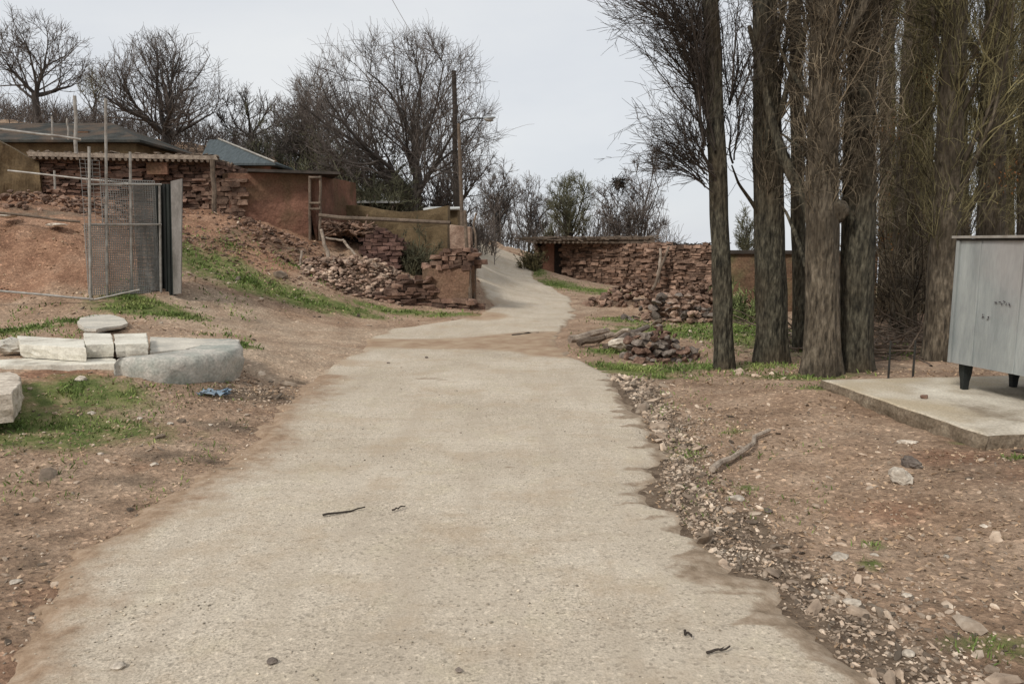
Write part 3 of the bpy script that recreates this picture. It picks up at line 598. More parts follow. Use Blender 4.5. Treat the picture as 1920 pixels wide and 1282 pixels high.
def env_len(p, d, L, cen, rad, z0):
    """shorten branches that would leave the crown's outline"""
    rad = np.asarray(rad) * 1.0
    for _ in range(7):
        tip = p + d * L[:, None]; e = (((tip - cen) / rad) ** 2).sum(1)
        lump = 1 + .35 * (fbm(tip[:, 0] * .9 + 9, tip[:, 2] * .9 + tip[:, 1] * .7, 4) - .5)
        L = np.where((e > lump) | (tip[:, 2] < z0), L * .78, L)
    return L
def bare_tree(name, label, base, crown_c, crown_r, trunk_h, trunk_r, nl=7, dens=1.0, group=None, spread=.65, tw=.011, bark='barkfar', twig='twigfar', lean=(0, 0), cat='tree', fine=True, z0=None):
    global rng
    rng = np.random.default_rng(zlib.crc32(label.encode()) + 3)
    base = np.asarray(base, float); trunk_h = max(trunk_h, crown_c[2] - crown_r[2] * .80 - base[2]); z0 = base[2] + trunk_h * .7 if z0 is None else z0
    t = thing(name, label, cat, base, group)
    P, Rd = grow(base[None] - [[0, 0, .2]], np.array([[lean[0], lean[1], 1.]]), np.array([trunk_h + .2]), np.array([trunk_r]), 7, .04, (0, 0, 1), .05, .72)
    Rd[:, 0] *= 1.35
    tb = MB(); cb = MB(); tubes(tb, P, Rd, 9)
    top = P[0, -1]; az = np.arange(nl) * 2 * np.pi / nl + rng.normal(0, .25, nl); inc = spread * rng.uniform(.15, 1.75, nl)
    d = np.stack([np.cos(az) * np.sin(inc), np.sin(az) * np.sin(inc), np.cos(inc)], 1)
    p0 = top[None] - np.array([[0, 0, 1]]) * rng.uniform(0, trunk_h * .3, (nl, 1))
    R3 = np.asarray(crown_r, float); c = np.asarray(crown_c, float)
    L = env_len(p0, d, np.full(nl, 2.2 * R3.max()), c, R3, z0)
    P1, R1 = grow(p0, d, L, np.full(nl, trunk_r * .5) * rng.uniform(.7, 1.1, nl), 10, .11, (0, 0, 1), .03, .15); tubes(tb, P1, R1, 6)
    size = R3.mean()
    p, d, r, _ = kids(P1, R1, int(9 * dens), .12, 1, .75, .2, .5, (0, 0, .5)); L = env_len(p, d, size * rng.uniform(.5, 1.1, len(p)), c, R3, z0)
    P2, R2 = grow(p, d, L, np.clip(r, tw * 1.3, tw * 3.2), 6, .12, (0, 0, 1), .05, .35); tubes(cb, P2, R2, 4)
    p, d, r, _ = kids(P2, R2, int(8 * dens), .1, 1, .75, .25, .65, (0, 0, .4)); L = env_len(p, d, size * .42 * rng.uniform(.5, 1.2, len(p)), c, R3 * 1.04, z0)
    P3, R3_ = grow(p, d, L, np.clip(r, tw * .8, tw * 1.2), 4, .16, (0, 0, 1), .06, .5); tubes(cb, P3, R3_, 3)
    if fine:
        p, d, r, _ = kids(P3, R3_, int(5 * dens), .15, 1, .7, .3, .8, (0, 0, .3)); L = size * .15 * rng.uniform(.5, 1.4, len(p))
        P4, R4 = grow(p, d, L, np.full(len(p), tw * .55), 3, .22, (0, 0, 1), .08, .6); tubes(cb, P4, R4, 3)
    obj('trunk', tb, M[bark], t, True); obj('crown', cb, M[twig], t); return t
def crown(px0, py0, px1, py1, D, depth=None):
    a = W(px0, py1, D); b = W(px1, py0, D); c = (a + b) / 2; r = np.abs(b - a) / 2; r[1] = depth or r[0]; c[1] = D; return c, r
def onground(px, D, py=450):
    p = W(px, py, D); return np.array([p[0], p[1], hg(p[0], p[1])])
def tree_at(name, label, px, D, box4, th, tr, **k):
    b = onground(px, D); c, r = crown(*box4, D); return bare_tree(name, label, b, c, r, th, tr, **k)
HG = 'bare trees on the slope behind the huts'
tree_at('bare_tree', 'bare leafless tree at the far left with a slim trunk above the grey roof', 90, 30, (-15,40,178,262), 1.3, .17, nl=6, dens=.9, spread=.75, tw=.012)
tree_at('bare_tree', 'wide bare tree with a broad round crown between the two roofs', 322, 30, (195,66,432,300), .6, .22, nl=9, dens=1.05, spread=.75, tw=.012)
tree_at('bare_tree', 'smaller bare tree with a short trunk just right of the blue roof', 482, 33, (415,160,545,300), .8, .13, nl=6, dens=.8, spread=.8, tw=.014)
tree_at('bare_tree', 'largest bare tree on the left with fanning limbs behind the ruined yard', 775, 25, (560,72,950,400), .9, .2, nl=12, dens=1.2, spread=.85, tw=.010, z0=2.9)
tree_at('bare_tree', 'dark bare tree behind the mud hut, half hidden by the largest tree', 590, 30, (505,150,680,390), .8, .16, nl=8, dens=1.0, spread=.7, tw=.014)
tree_at('bare_tree', 'bare tree with low sprays of twigs right behind the lamp post', 862, 31, (790,150,950,400), .7, .15, nl=7, dens=.9, spread=.7, tw=.013)
tree_at('bare_tree', 'thin pale bare tree between the far left tree and the round one', 190, 33, (140,130,250,280), .8, .08, nl=5, dens=.7, spread=.6, tw=.010, twig='twigolive')
FG = 'bare trees on the skyline beyond the road crest'
for px, D, b4, th, tr, nl, tw, lb in [
 (935,46,(893,300,985,470),1.0,.13,10,'twigfar','bare tree on the skyline right above the road crest'),
 (992,50,(950,318,1035,470),1.0,.12,9,'twigfar','second bare skyline tree from the road crest, left of the olive one'),
 (1070,44,(1015,325,1128,470),.8,.13,13,'bush','bushy olive tinted tree on the skyline behind the brick shed'),
 (1152,42,(1105,295,1195,470),1.4,.11,7,'twigfar','slender bare tree holding a dark bird nest behind the shed'),
 (1203,42,(1160,270,1262,475),1.6,.11,9,'twigfar','tallest slender skyline tree, right of the one with the nest'),
 (1400,50,(1375,360,1436,485),1.0,.12,8,'bush','small dark tree far off between the first two poplar trunks')]:
    tree_at('bare_tree', lb, px, D, b4, th, tr, nl=nl, dens=.9, spread=.5, tw=.018, twig=tw)
nb = MB(); c = W(1161, 345, 42); 
P = c + rng.normal(0, .12, (160, 3)); tubes(nb, np.stack([P, P + rng.normal(0, .2, (160, 3))], 1), np.full((160, 2), .02), 3)
v, f = rockshape(3, .5, .5, .45); nb.add(v + c, t=f)
tag(obj('bird_nest', nb, M['nest']), 'dark round bird nest high in the slender bare tree', 'bird nest')

def bush(name, label, c, r, nst, twig, group=None, ln=1.0, up=1.0, tw=.008, lv=5):
    c = np.asarray(c, float); t = thing(name, label, 'bush', c, group); b = MB()
    a = rng.random(nst) * 6.283; rr = np.sqrt(rng.random(nst)) * .45
    p = c + np.stack([np.cos(a) * rr * r[0], np.sin(a) * rr * r[1], np.zeros(nst) - .1], 1)
    d = np.stack([np.cos(a) * rr * r[0] * 1.5, np.sin(a) * rr * r[1] * 1.5, np.full(nst, r[2])], 1) + rng.normal(0, .3, (nst, 3)) * r[2]
    P, Rd = grow(p, d, np.linalg.norm(d, axis=1) * rng.uniform(.5, 1.05, nst), np.full(nst, tw * 2), 5, .12, (0, 0, 1), .05 * up, .4); tubes(b, P, Rd, 3)
    p, d, rd, _ = kids(P, Rd, 9, .2, 1, .6, .25, .7); P2, R2 = grow(p, d, r[2] * .35 * rng.uniform(.4, 1.2, len(p)), np.full(len(p), tw), 3, .2, (0, 0, 1), .05, .5); tubes(b, P2, R2, 3)
    p, d, rd, _ = kids(P2, R2, lv, .2, 1, .7, .3, .8); P3, R3 = grow(p, d, r[2] * .14 * rng.uniform(.4, 1.3, len(p)), np.full(len(p), tw * .9), 2, .2, (0, 0, 1), .05, .6); tubes(b, P3, R3, 3)
    obj('branches', b, M[twig], t); return t
bush('bush', 'dark olive bush behind the mud hut and below the largest tree', onground(650, 27), (2.4, 1.5, 1.8), 50, 'bush', tw=.012)
bush('bush', 'tall dark bush filling the gap right of the blue roof', onground(560, 30), (1.8, 1.2, 2.0), 45, 'bush', tw=.013)
bush('bush', 'low green bush beside the trunk of the largest tree', onground(715, 24), (1.0, .9, 1.4), 40, 'bush', tw=.012)
bush('bush', 'grey brown thicket right of the largest tree under the lamp', onground(825, 28), (1.3, 1, 2.0), 45, 'twigfar', tw=.014)
bush('bush', 'dark green shrub growing inside the ruined yard', onground(775, 19.2), (.5, .4, .8), 34, 'bush', tw=.009)
bush('bush', 'thin brown brush on the bank behind the leaning post at the road', onground(880, 31), (.5, .6, 1.1), 18, 'twigfar', tw=.012)
bush('bush', 'dry olive scrub at the left corner of the brick shed', W(995, 505, 30) * [1, 1, 0] + [0, 0, hg(*W(995, 505, 30)[:2])], (.5, .6, .7), 40, 'twigolive', tw=.012)
bush('bush', 'leafy light green brambles between the first two poplar trunks', onground(1400, 15.5), (.7, .5, .7), 30, 'bramble', tw=.010)

def thicket():
    b = MB(); n = 900; px = rng.uniform(-60, 930, n); D = rng.uniform(29, 37, n); x = (px - 960) / F * D; z = Hg(x, D)
    h = rng.uniform(.3, 1.25, n)
    P, Rd = grow(np.stack([x, D, z - .1], 1), np.stack([rng.normal(0, .3, n), rng.normal(0, .3, n), np.ones(n)], 1), h, np.full(n, .018), 5, .12, (0, 0, 1), .03, .4); tubes(b, P, Rd, 3)
    p, d, r, _ = kids(P, Rd, 9, .2, 1, .6, .25, .6); P2, R2 = grow(p, d, rng.uniform(.3, .9, len(p)), np.full(len(p), .010), 3, .2, (0, 0, 1), .05, .5); tubes(b, P2, R2, 3)
    return b
def skyline():
    b = MB(); n = 330; px = rng.uniform(885, 1262, n); D = rng.uniform(44, 54, n); x = (px - 960) / F * D; z = Hg(x, D)
    h = (1.3 - z) + rng.uniform(.2, 2.4, n) * (.5 + vn(px * .02, px * 0, 4))
    P, Rd = grow(np.stack([x, D, z - .1], 1), np.stack([rng.normal(0, .12, n), rng.normal(0, .12, n), np.ones(n)], 1), h, np.full(n, .028), 7, .07, (0, 0, 1), .03, .4); tubes(b, P, Rd, 3)
    p, d, r, _ = kids(P, Rd, 13, .3, 1, .6, .25, .6); P2, R2 = grow(p, d, rng.uniform(.3, 1.1, len(p)), np.full(len(p), .014), 4, .2, (0, 0, 1), .06, .5); tubes(b, P2, R2, 3)
    return b
tag(obj('skyline_thicket', skyline(), M['twigfar'], base=(0, 0, 0)), 'hazy band of leafless saplings behind the skyline trees', 'saplings', kind='stuff')
tag(obj('thicket', thicket(), M['twigfar'], base=(0, 0, 0)), 'grey brushwood covering the hillside behind the huts', 'brushwood', kind='stuff')
# ------------------------------------------------------------ poplars
def poplar(label, px, py, D, r, toppx, bark='bark', twig='twigbrown', ntw=260, limbs=8, zl=2.0, side=None, height=9.5, ep=160, flare=1.18, zep=1.6, droop=.5, cr=.75):
    global rng
    rng = np.random.default_rng(zlib.crc32(label.encode()) + 3)
    b = onground(px, D, py); up = W(toppx, 0, D); dx = (up[0] - b[0]) / (up[2] - b[2])
    t = thing('poplar_tree', label, 'tree', b)
    hi = D < 11; m = 150 if hi else 40; z = np.linspace(-.2, height, m); P = np.stack([b[0] + dx * z + .05 * (fbm(z * .5 + px, z * 0, 3) - .5), b[1] + .08 * (fbm(z * .4 + px, z * 0, 5) - .5), b[2] + z], 1)
    Rd = r * (1 - .55 * np.clip(z / height, 0, 1)) * (1 + (flare - 1) * np.exp(-np.maximum(z, 0) / .22)) 
    tb = MB(); k = 60 if hi else 24; tubes(tb, P[None], Rd[None], k)
    v = tb.v[-1]; ax = P[np.repeat(np.arange(m), k)]; dd = v - ax; a = np.tile(np.arange(k), m) / k
    lump = 1 + .16 * (fbm(a * 9 + px, v[:, 2] * .9, 7) - .5) + .10 * (vn(a * 26, v[:, 2] * .5 + px, 11) - .5) + .12 * (vn(a * 6, v[:, 2] * 2.2 + px, 13) - .5)
    if hi:
        fur = np.abs(vn(a * 30 + .8 * vn(a * 5, v[:, 2] * 1.5, 3), v[:, 2] * 1.1 + px, 15) - .5) * 2; kn = vn(a * 4 + px, v[:, 2] * 1.3, 19); lump = lump + .10 * (fur ** .6 - .7) + .22 * np.maximum(kn - .80, 0)
    tb.v[-1] = ax + dd * lump[:, None]
    cb = MB()
    # upswept limbs
    zz = rng.uniform(zl, height * .8, limbs); az = rng.random(limbs) * 6.283
    if side is not None: az = np.where(rng.random(limbs) < .55, side + rng.normal(0, .5, limbs), az)
    p = np.stack([np.interp(zz, z, P[:, 0]), np.interp(zz, z, P[:, 1]), b[2] + zz], 1)
    inc = rng.uniform(.2, .6, limbs); d = np.stack([np.cos(az) * np.sin(inc), np.sin(az) * np.sin(inc), np.cos(inc)], 1)
    P1, R1 = grow(p, d, rng.uniform(1.6, 3.6, limbs), r * rng.uniform(.12, .32, limbs), 8, .07, (0, 0, 1), .10, .25); tubes(tb, P1, R1, 6)
    p, d, rr, _ = kids(P1, R1, 12, .05, 1, .5, .2, .5); P2, R2 = grow(p, d, rng.uniform(.5, 1.5, len(p)), np.clip(rr, .005, .010), 7, .12, (0, 0, 1), .10, .3); tubes(cb, P2, R2, 4)
    p, d, rr, _ = kids(P2, R2, 6, .1, 1, .55, .25, .7); P3, R3 = grow(p, d, rng.uniform(.2, .7, len(p)), np.full(len(p), .0038), 5, .15, (0, 0, 1), -.12 * droop, .5); tubes(cb, P3, R3, 3)
    # shoots straight off the trunk
    n2 = ep; zz = rng.uniform(zep, height * .75, n2); az = rng.random(n2) * 6.283
    rr = np.interp(zz, z, Rd); p = np.stack([np.interp(zz, z, P[:, 0]) + np.cos(az) * rr * .9, np.interp(zz, z, P[:, 1]) + np.sin(az) * rr * .9, b[2] + zz], 1)
    inc = rng.uniform(.15, .9, n2) ** 1.2; d = np.stack([np.cos(az) * np.sin(inc), np.sin(az) * np.sin(inc), np.cos(inc)], 1)
    P2, R2 = grow(p, d, cr * rng.uniform(.3, 1.1, n2), rng.uniform(.003, .0075, n2), 9, .20, (0, 0, 1), .22, .35); tubes(cb, P2, R2, 4)
    p, d, rr, _ = kids(P2, R2, 6, .1, 1, .6, .3, .75); P3, R3 = grow(p, d, rng.uniform(.12, .6, len(p)), rng.uniform(.0022, .0042, len(p)), 6, .24, np.where(rng.random((len(p), 1)) < .5, 1, -1) * np.array([[0, 0, 1.]]), .35 * droop, .6); tubes(cb, P3, R3, 3)
    if twig == 'twigolive':      # dead leaves still hanging in a few clusters
        db = MB(); cc = P3[rng.integers(0, len(P3), 5), 2]; q_ = np.concatenate([c_ + rng.normal(0, .16, (90, 3)) for c_ in cc]); k_ = len(q_)
        inst(db, np.array([(-1,0,.1),(0,-.5,0),(1,0,.1),(0,.5,.1)]), np.array([(0,1,2,3)]), q_, rng.uniform(.012, .028, (k_, 1)) * np.ones(3), rotm(rng.random(k_) * 6, rng.random(k_) * 6, rng.random(k_) * 6), .1); obj('dead_leaf_cluster', db, M['rustleaf'], t)['kind'] = 'stuff'
    obj('trunk', tb, M[bark], t, True); obj('crown', cb, M[twig], t); return t, (b, dx, Rd, P)
LEFT = math.pi
t1, i1 = poplar('slim poplar nearest the road, leftmost trunk of the row', 1360, 685, 9.6, .132, 1330, 'barkgreen', 'twigdark', limbs=5, zl=2.4, side=LEFT, ep=60, zep=2.5)
t2, i2 = poplar('second poplar from the road with mossy green brown bark', 1450, 685, 10.2, .215, 1432, 'barkgreen', 'twigbrown', limbs=8, zl=2.3, ep=190, zep=2.2, side=0)
t3, i3 = poplar('thick pale ridged poplar trunk joined at its foot to its right neighbour', 1541, 700, 9.0, .205, 1546, 'bark', 'twigbrown', limbs=7, zl=2.3, ep=520, zep=1.9, flare=1.3)
t4, i4 = poplar('broad dark poplar trunk right of the pale ridged one', 1602, 700, 9.2, .215, 1620, 'barkgreen', 'twigbrown', limbs=7, zl=2.3, ep=600, zep=1.85, flare=1.3)
poplar('narrow poplar trunk in shadow just left of the pale ridged trunk', 1500, 680, 11.5, .12, 1490, 'barkgreen', 'twigdark', limbs=6, zl=2.4, ep=70, zep=2.0)
poplar('poplar standing behind the concrete slab left of the metal bin', 1757, 695, 10.3, .20, 1792, 'bark', 'twigolive', limbs=10, zl=1.9, ep=360, zep=1.5, cr=1.15)
poplar('forked poplar farther back in the gap left of the metal bin', 1690, 640, 13.5, .22, 1715, 'bark', 'twigolive', limbs=10, zl=2.0, ep=360, zep=1.2, cr=1.25)
poplar('poplar rising directly behind the metal bin', 1850, 640, 12.0, .22, 1868, 'bark', 'twigolive', limbs=10, zl=2.0, ep=360, zep=1.8, cr=1.25)
poplar('poplar at the right edge of the grove beyond the bin', 1925, 640, 14.5, .23, 1935, 'bark', 'twigolive', limbs=10, zl=2.0, ep=360, zep=1.6, cr=1.25)
for px, D, tx, lb in [(1660, 18, 1665, 'distant poplar seen in the gap right of the thick trunks'), (1735, 19, 1738, 'distant poplar in the middle of the grove background'), (1800, 17, 1795, 'distant poplar behind the left edge of the bin'), (1885, 20, 1890, 'distant poplar glimpsed above the right of the bin')]:
    poplar(lb, px, 620, D, .2, tx, 'bark', 'twigolive', limbs=9, zl=1.6, ep=240, zep=1.2, cr=1.5, height=10)

# long drooping and upswept sprays on the first poplar's road side, and the big leaning limb between trunks: parts of those trees
def sprays(tree, origin_pts, seeds, mat_, name='spray'):
    b = MB()
    for (a, c, d_, n) in origin_pts:
        a = np.asarray(a); c = np.asarray(c); dv = c - a
        p = np.repeat(a[None], n, 0) + rng.normal(0, .05, (n, 3)); dd = dv[None] + rng.normal(0, .16, (n, 3)) * np.linalg.norm(dv)
        P, Rd = grow(p, dd, np.linalg.norm(dv) * rng.uniform(.6, 1.15, n), rng.uniform(.006, .016, n), 12, .08, (0, 0, 1), d_, .25); tubes(b, P, Rd, 4)
        p, d2_, rr, _ = kids(P, Rd, 12, .1, 1, .45, .2, .6); P2, R2 = grow(p, d2_, rng.uniform(.25, .8, len(p)), np.clip(rr, .003, .007), 6, .13, (0, 0, 1), .03, .4); tubes(b, P2, R2, 3)
        p, d2_, rr, _ = kids(P2, R2, 5, .15, 1, .6, .3, .7); P3, R3 = grow(p, d2_, rng.uniform(.08, .3, len(p)), np.full(len(p), .003), 3, .15, (0, 0, 1), .0, .6); tubes(b, P3, R3, 3)
    return obj(name, b, mat_, tree)
sprays(t1, [(W(1330,275,9.5), W(1255,30,9.6), .06, 9), (W(1332,265,9.6), W(1275,-80,9.8), .05, 6), (W(1328,345,9.5), W(1225,262,9.3), -.05, 9), (W(1328,320,9.5), W(1240,205,9.6), -.02, 7), (W(1325,150,9.6), W(1225,-60,9.4), .0, 10), (W(1322,80,9.6), W(1170,-70,9.7), -.03, 12), (W(1322,190,9.6), W(1235,20,9.7), .03, 8), (W(1375,300,9.7), W(1420,180,10), .03, 4), (W(1375,200,9.7), W(1400,20,9.9), .03, 6)], 0, M['twigdark'], 'drooping_sprays')
lb_ = MB()
for pa in [[W(1530,430,9.2), W(1510,370,9.3), W(1475,310,9.5), W(1450,240,9.6), W(1430,150,9.8), W(1405,50,10)], [W(1440,430,10.2), W(1410,380,10.1), W(1385,345,10), W(1372,310,9.9)], [W(1512,500,9.2), W(1492,440,9.4), W(1475,400,9.6), W(1462,380,9.7)], [W(1515,180,9.2), W(1480,130,9.6), W(1462,90,9.9), W(1450,20,10)], [W(1515,290,9.1), W(1490,270,9.4), W(1465,250,9.8)]]:
    P = np.array(pa); u = np.linspace(0, len(P) - 1, 14); P = np.stack([np.interp(u, np.arange(len(P)), P[:, k]) for k in range(3)], 1)
    big = len(pa) == 6; tubes(lb_, P[None], np.linspace(.10 if big else .035, .03 if big else .01, 14)[None], 8)
obj('limb', lb_, M['barkgreen'], t3, True)
# burl with curling shoots on the pale trunk
bb = MB(); v, f = rockshape(5, .3, .3, .34, 3); bb.add(v + W(1568, 400, 8.95), t=f); obj('burl', bb, M['bark'], t3, True)

b = MB(); c_ = onground(1690, 11.5); n_ = 420; P = np.stack([rng.normal(c_[0], .9, n_), rng.normal(c_[1] + .3, .9, n_), np.zeros(n_)], 1); P[:, 2] = Hg(P[:, 0], P[:, 1]) + rng.random(n_) ** 2 * .22
dv = rng.normal(0, 1, (n_, 3)) * [.45, .45, .10]; P_, R_ = grow(P, dv, rng.uniform(.25, 1.1, n_), rng.uniform(.006, .018, n_), 5, .1, (0, 0, 1), 0, .5); tubes(b, P_, R_, 4)
tag(obj('brush_pile', b, M['wood'], base=tuple(c_)), 'tangle of fallen branches on the ground behind the slab', 'branches', kind='stuff')
# thin undergrowth saplings in the gap
for k, (px, D, lb) in enumerate([(1668, 15, 'thin sapling scrub left of the forked poplar'), (1722, 13, 'thin sapling scrub between the forked poplar and the slab poplar'), (1800, 14.5, 'sapling scrub behind the left side of the bin')]):
    bush('sapling_clump', lb, onground(px, D), (.7, .6, 2.2), 26, 'twigbrown', tw=.007, lv=3)

# ------------------------------------------------------------ right side: shed, walls, stones
def zmin_(*p): return min(hg(q[0], q[1]) for q in p)
def shed():
    A, B = W(1012, 520, 33.5), W(1216, 520, 32); zt = W(1100, 456, 33)[2]; zb = zmin_(A, B) - .2
    t = thing('brick_shed', 'low mud brick shed with a flat brushwood roof beside the road crest', 'shed', (B[0] * .5 + A[0] * .5, 33, zb))
    b = MB(); rubble(b, A[:2] + [1.15, 0], B, .45, zb, lambda u: zt, .24, .12, .22, .045, 1); obj('front_wall', b, M['rubble'], t)
    b = MB(); rubble(b, A, A + [0.25, 4, 0], .4, zb, lambda u: zt, .35, .13, .12, .02, 2); rubble(b, B, B + [.25, 4, 0], .4, zb, lambda u: zt, .35, .13, .12, .02, 3)
    wallmesh(b, A + [.3, 4, 0], B + [.2, 4, 0], .3, zb, lambda u: zt); obj('side_wall', b, M['rubble'], t)
    b = MB(); box(b, (A[0] + .38, A[1] - .02, (zb + zt) / 2), (.5, .3, zt - zb)); obj('pillar', b, M['mudred'], t)
    b = MB(); box(b, (A[0] + .85, A[1] + .12, (zb + zt) / 2), (.42, .08, zt - zb - .05)); obj('door', b, M['wooddk'], t)
    b = MB(); cx = (A[0] + B[0]) / 2; L = B[0] - A[0] + .5
    box(b, (cx, 34.8, zt + .07), (L, 5.2, .13), jit=.01)
    for k in range(26): pole(b, (A[0] - .2 + k * L / 26, 32.1 + .06 * random.random(), zt + .03), (A[0] - .2 + k * L / 26, 35, zt + .03), .05)
    n = 900; x = rng.uniform(A[0] - .3, B[0] + .2, n); y = rng.uniform(32.1, 36.5, n); P = np.stack([x, y, zt + .14 + rng.random(n) * .12], 1)
    tubes(b, np.stack([P, P + rng.normal(0, .25, (n, 3)) * [1.4, 1, .15]], 1), np.full((n, 2), .025), 3)
    box(b, (cx + 1.2, 32.3, zt + .2), (L * .45, .3, .1), jit=.02); box(b, (cx + 1.4, 32.25, zt + .03), (L * .4, .2, .09), jit=.02)
    obj('roof', b, M['wood'], t)
shed()
def simple_wall(name, label, cat, A, B, th, zb, ztf, m, kind='mud', **k):
    b = MB()
    (wallmesh if kind == 'mud' else rubble)(b, A, B, th, zb, ztf, **k)
    return tag(obj(name, b, m), label, cat)
A, B = W(1222, 590, 19.5), W(1345, 590, 18.5); zt = W(1280, 462, 19)[2]
t = thing('ruined_wall', 'crumbling mud brick wall right of the shed with a ragged top', 'wall', ((A[0]+B[0])/2, 19, hg(A[0], A[1])))
b = MB(); rubble(b, A, B, .4, zmin_(A, B) - .2, lambda u: zt + .02 + .05 * math.sin(u * 9), .17, .07, .2, .025, 4); obj('wall', b, M['rubble'], t)
b = MB(); pole(b, A + [.45, 0, zt - A[2] - .01], B + [0, 0, zt - B[2] - .01], .045, wob=.01); 
for k in range(60):
    u = random.random(); p = A + (B - A) * u; p[2] = zt + .03; pole(b, p + [0, random.uniform(-.2, .2), 0], p + [random.uniform(-.4, .4), random.uniform(-.2, .2), random.uniform(0, .08)], .012, k=3, m=2)
obj('coping', b, M['wooddk'], t)
zt2 = W(1400, 476, 17)[2]; A2, B2 = W(1345, 560, 18.2), W(1640, 560, 17)
t = thing('mud_wall', 'long low mud wall running behind the poplar trunks', 'wall', ((A2[0]+B2[0])/2, 17.5, hg(A2[0], A2[1])))
b = MB(); wallmesh(b, A2, B2, .4, zmin_(A2, B2) - .3, lambda u: zt2, 50, 10, .03, 9); obj('wall', b, M['mudbrown'], t)
b = MB(); box(b, ((A2[0]+B2[0])/2, (A2[1]+B2[1])/2, zt2 + .03), (np.linalg.norm((B2-A2)[:2]), .5, .08), rz=math.atan2(B2[1]-A2[1], B2[0]-A2[0]), jit=.006); obj('coping', b, M['wooddk'], t)
A3, B3 = W(1640, 590, 16.5), W(2050, 590, 15.5); zt3 = W(1700, 566, 16)[2]
simple_wall('mud_wall', 'low dark mud wall with a rough top seen in the gap left of the bin', 'wall', A3, B3, .4, zmin_(A3, B3) - .2, lambda u: zt3 + .06 * math.sin(u * 20), M['mudolive'], nseg=50)
# poles leaning on the ruined wall
for a, c, r, lb in [(W(1233,530,18.7), W(1238,466,18.9), .045, 'straight pale pole leaning upright against the ruined wall'), (W(1222,545,18.4), W(1254,463,18.9), .04, 'crooked pale branch leaning beside the straight pole')]:
    b = MB(); pole(b, a, c, r, r * .7, wob=.02, m=8); tag(obj('leaning_pole', b, M['woodpale'] if r > .042 else M['wood']), lb, 'pole')
# stone heaps as single stones
def stone_set(name, label, group, cat, spots, mats, seed, lvl=2):
    protos = [MB() for _ in range(7)]; mes = []
    for k, mb in enumerate(protos):
        v, f = rockshape(seed + k, 1, random.uniform(.6, .95), random.uniform(.4, .7), lvl, .25, .32); mb.add(v, t=f, tint=random.random()); me_ = mb.mesh(name, False); me_.materials.append(mats[k % len(mats)]); mes.append(me_)
    for (x, y, z, s) in spots:
        o = bpy.data.objects.new(name, random.choice(mes)); C.objects.link(o); o.location = (x, y, z); o.scale = (s,) * 3
        o.rotation_euler = (random.gauss(0, .25), random.gauss(0, .25), random.random() * 6.3); tag(o, label, cat, group)
def pile(c, rx, ry, h, s, num, ang=0):
    out = []
    for k in range(num):
        a = random.random() * 6.283; r = math.sqrt(random.random()); u = r * math.cos(a) * rx; v = r * math.sin(a) * ry
        x = c[0] + u * math.cos(ang) - v * math.sin(ang); y = c[1] + u * math.sin(ang) + v * math.cos(ang)
        hh = h * (1 - r ** 1.7); ss = s * random.uniform(.65, 1.3)
        for lay in range(max(1, int(hh / (s * .5)) + 1)):
            if lay and random.random() < .25: continue
            out.append((x + random.gauss(0, s * .2), y + random.gauss(0, s * .2), hg(x, y) + lay * s * .5 + ss * .12, ss))
    return out
stone_set('field_stone', 'brown grey stone in the near heap beside the road below the grass', 'stones of the near heap by the road', 'stone', pile(W(1232, 664, 10.4), .56, .34, .46, .20, 58), [M['stone'], M['rubbledk'], M['rubbledk']], 10)
stone_set('field_stone', 'flat reddish stone in the big heap in front of the ruined wall', 'stones of the big heap before the ruined wall', 'stone', pile(W(1262, 598, 15.6), .95, .7, .62, .25, 80, -.1), [M['rubblepale'], M['stone'], M['rubble']], 30)
rb = MB(); p = W(1320, 590, 17); heap(rb, p[0], p[1], 1.3, 1.0, .8, 500, .16); heap(rb, p[0] - .9, p[1] + 2.6, 1.6, .8, .55, 350, .16); tag(obj('rubble_heap', rb, M['rubble'], base=(p[0], p[1], 0)), 'spill of broken brick and earth at the foot of the ruined wall', 'rubble', kind='stuff')
# branches and split logs beside the road
def logs():
    k = 0
    for a, c, r, m, lb in [((1068,632,11.9),(1140,612,12.3),.07,'woodpale','thick pale split log at the left end of the timber pile'),((1085,640,11.3),(1150,625,11.6),.06,'wood','dark log lying below the pale split log'),((1135,650,10.9),(1200,622,11.5),.05,'wood','slanting dark log in the middle of the timber pile'),((1150,630,11.4),(1215,600,12.0),.055,'stone','grey log propped up at the right end of the timber pile'),((1120,628,11.6),(1180,634,11.2),.045,'woodpale','short pale log crossing the timber pile'),((1140,660,10.4),(1190,640,10.9),.09,'stonepale','pale rough block lying left of the near stone heap'),((960,625,12.9),(1010,616,13.2),.02,'wooddk','dark broken stick at the road edge before the bend')]:
        A, B = W(*a), W(*c); A[2] = hg(A[0], A[1]) + r * .8 + (.02 if k else 0); B[2] = hg(B[0], B[1]) + r * 1.6 + .05 * k * (k < 5)
        b = MB(); pole(b, A, B, r, r * .75, 7, wob=.02, m=6)
        if k == 5: v, f = rockshape(45, .42, .26, .2, 3, .3); b = MB().add(v + (A + B) / 2, t=f)
        tag(obj('log' if k < 5 else ('stone_block' if k == 5 else 'stick'), b, M[m]), lb, 'log' if k < 5 else 'stone' if k == 5 else 'stick'); k += 1
logs()
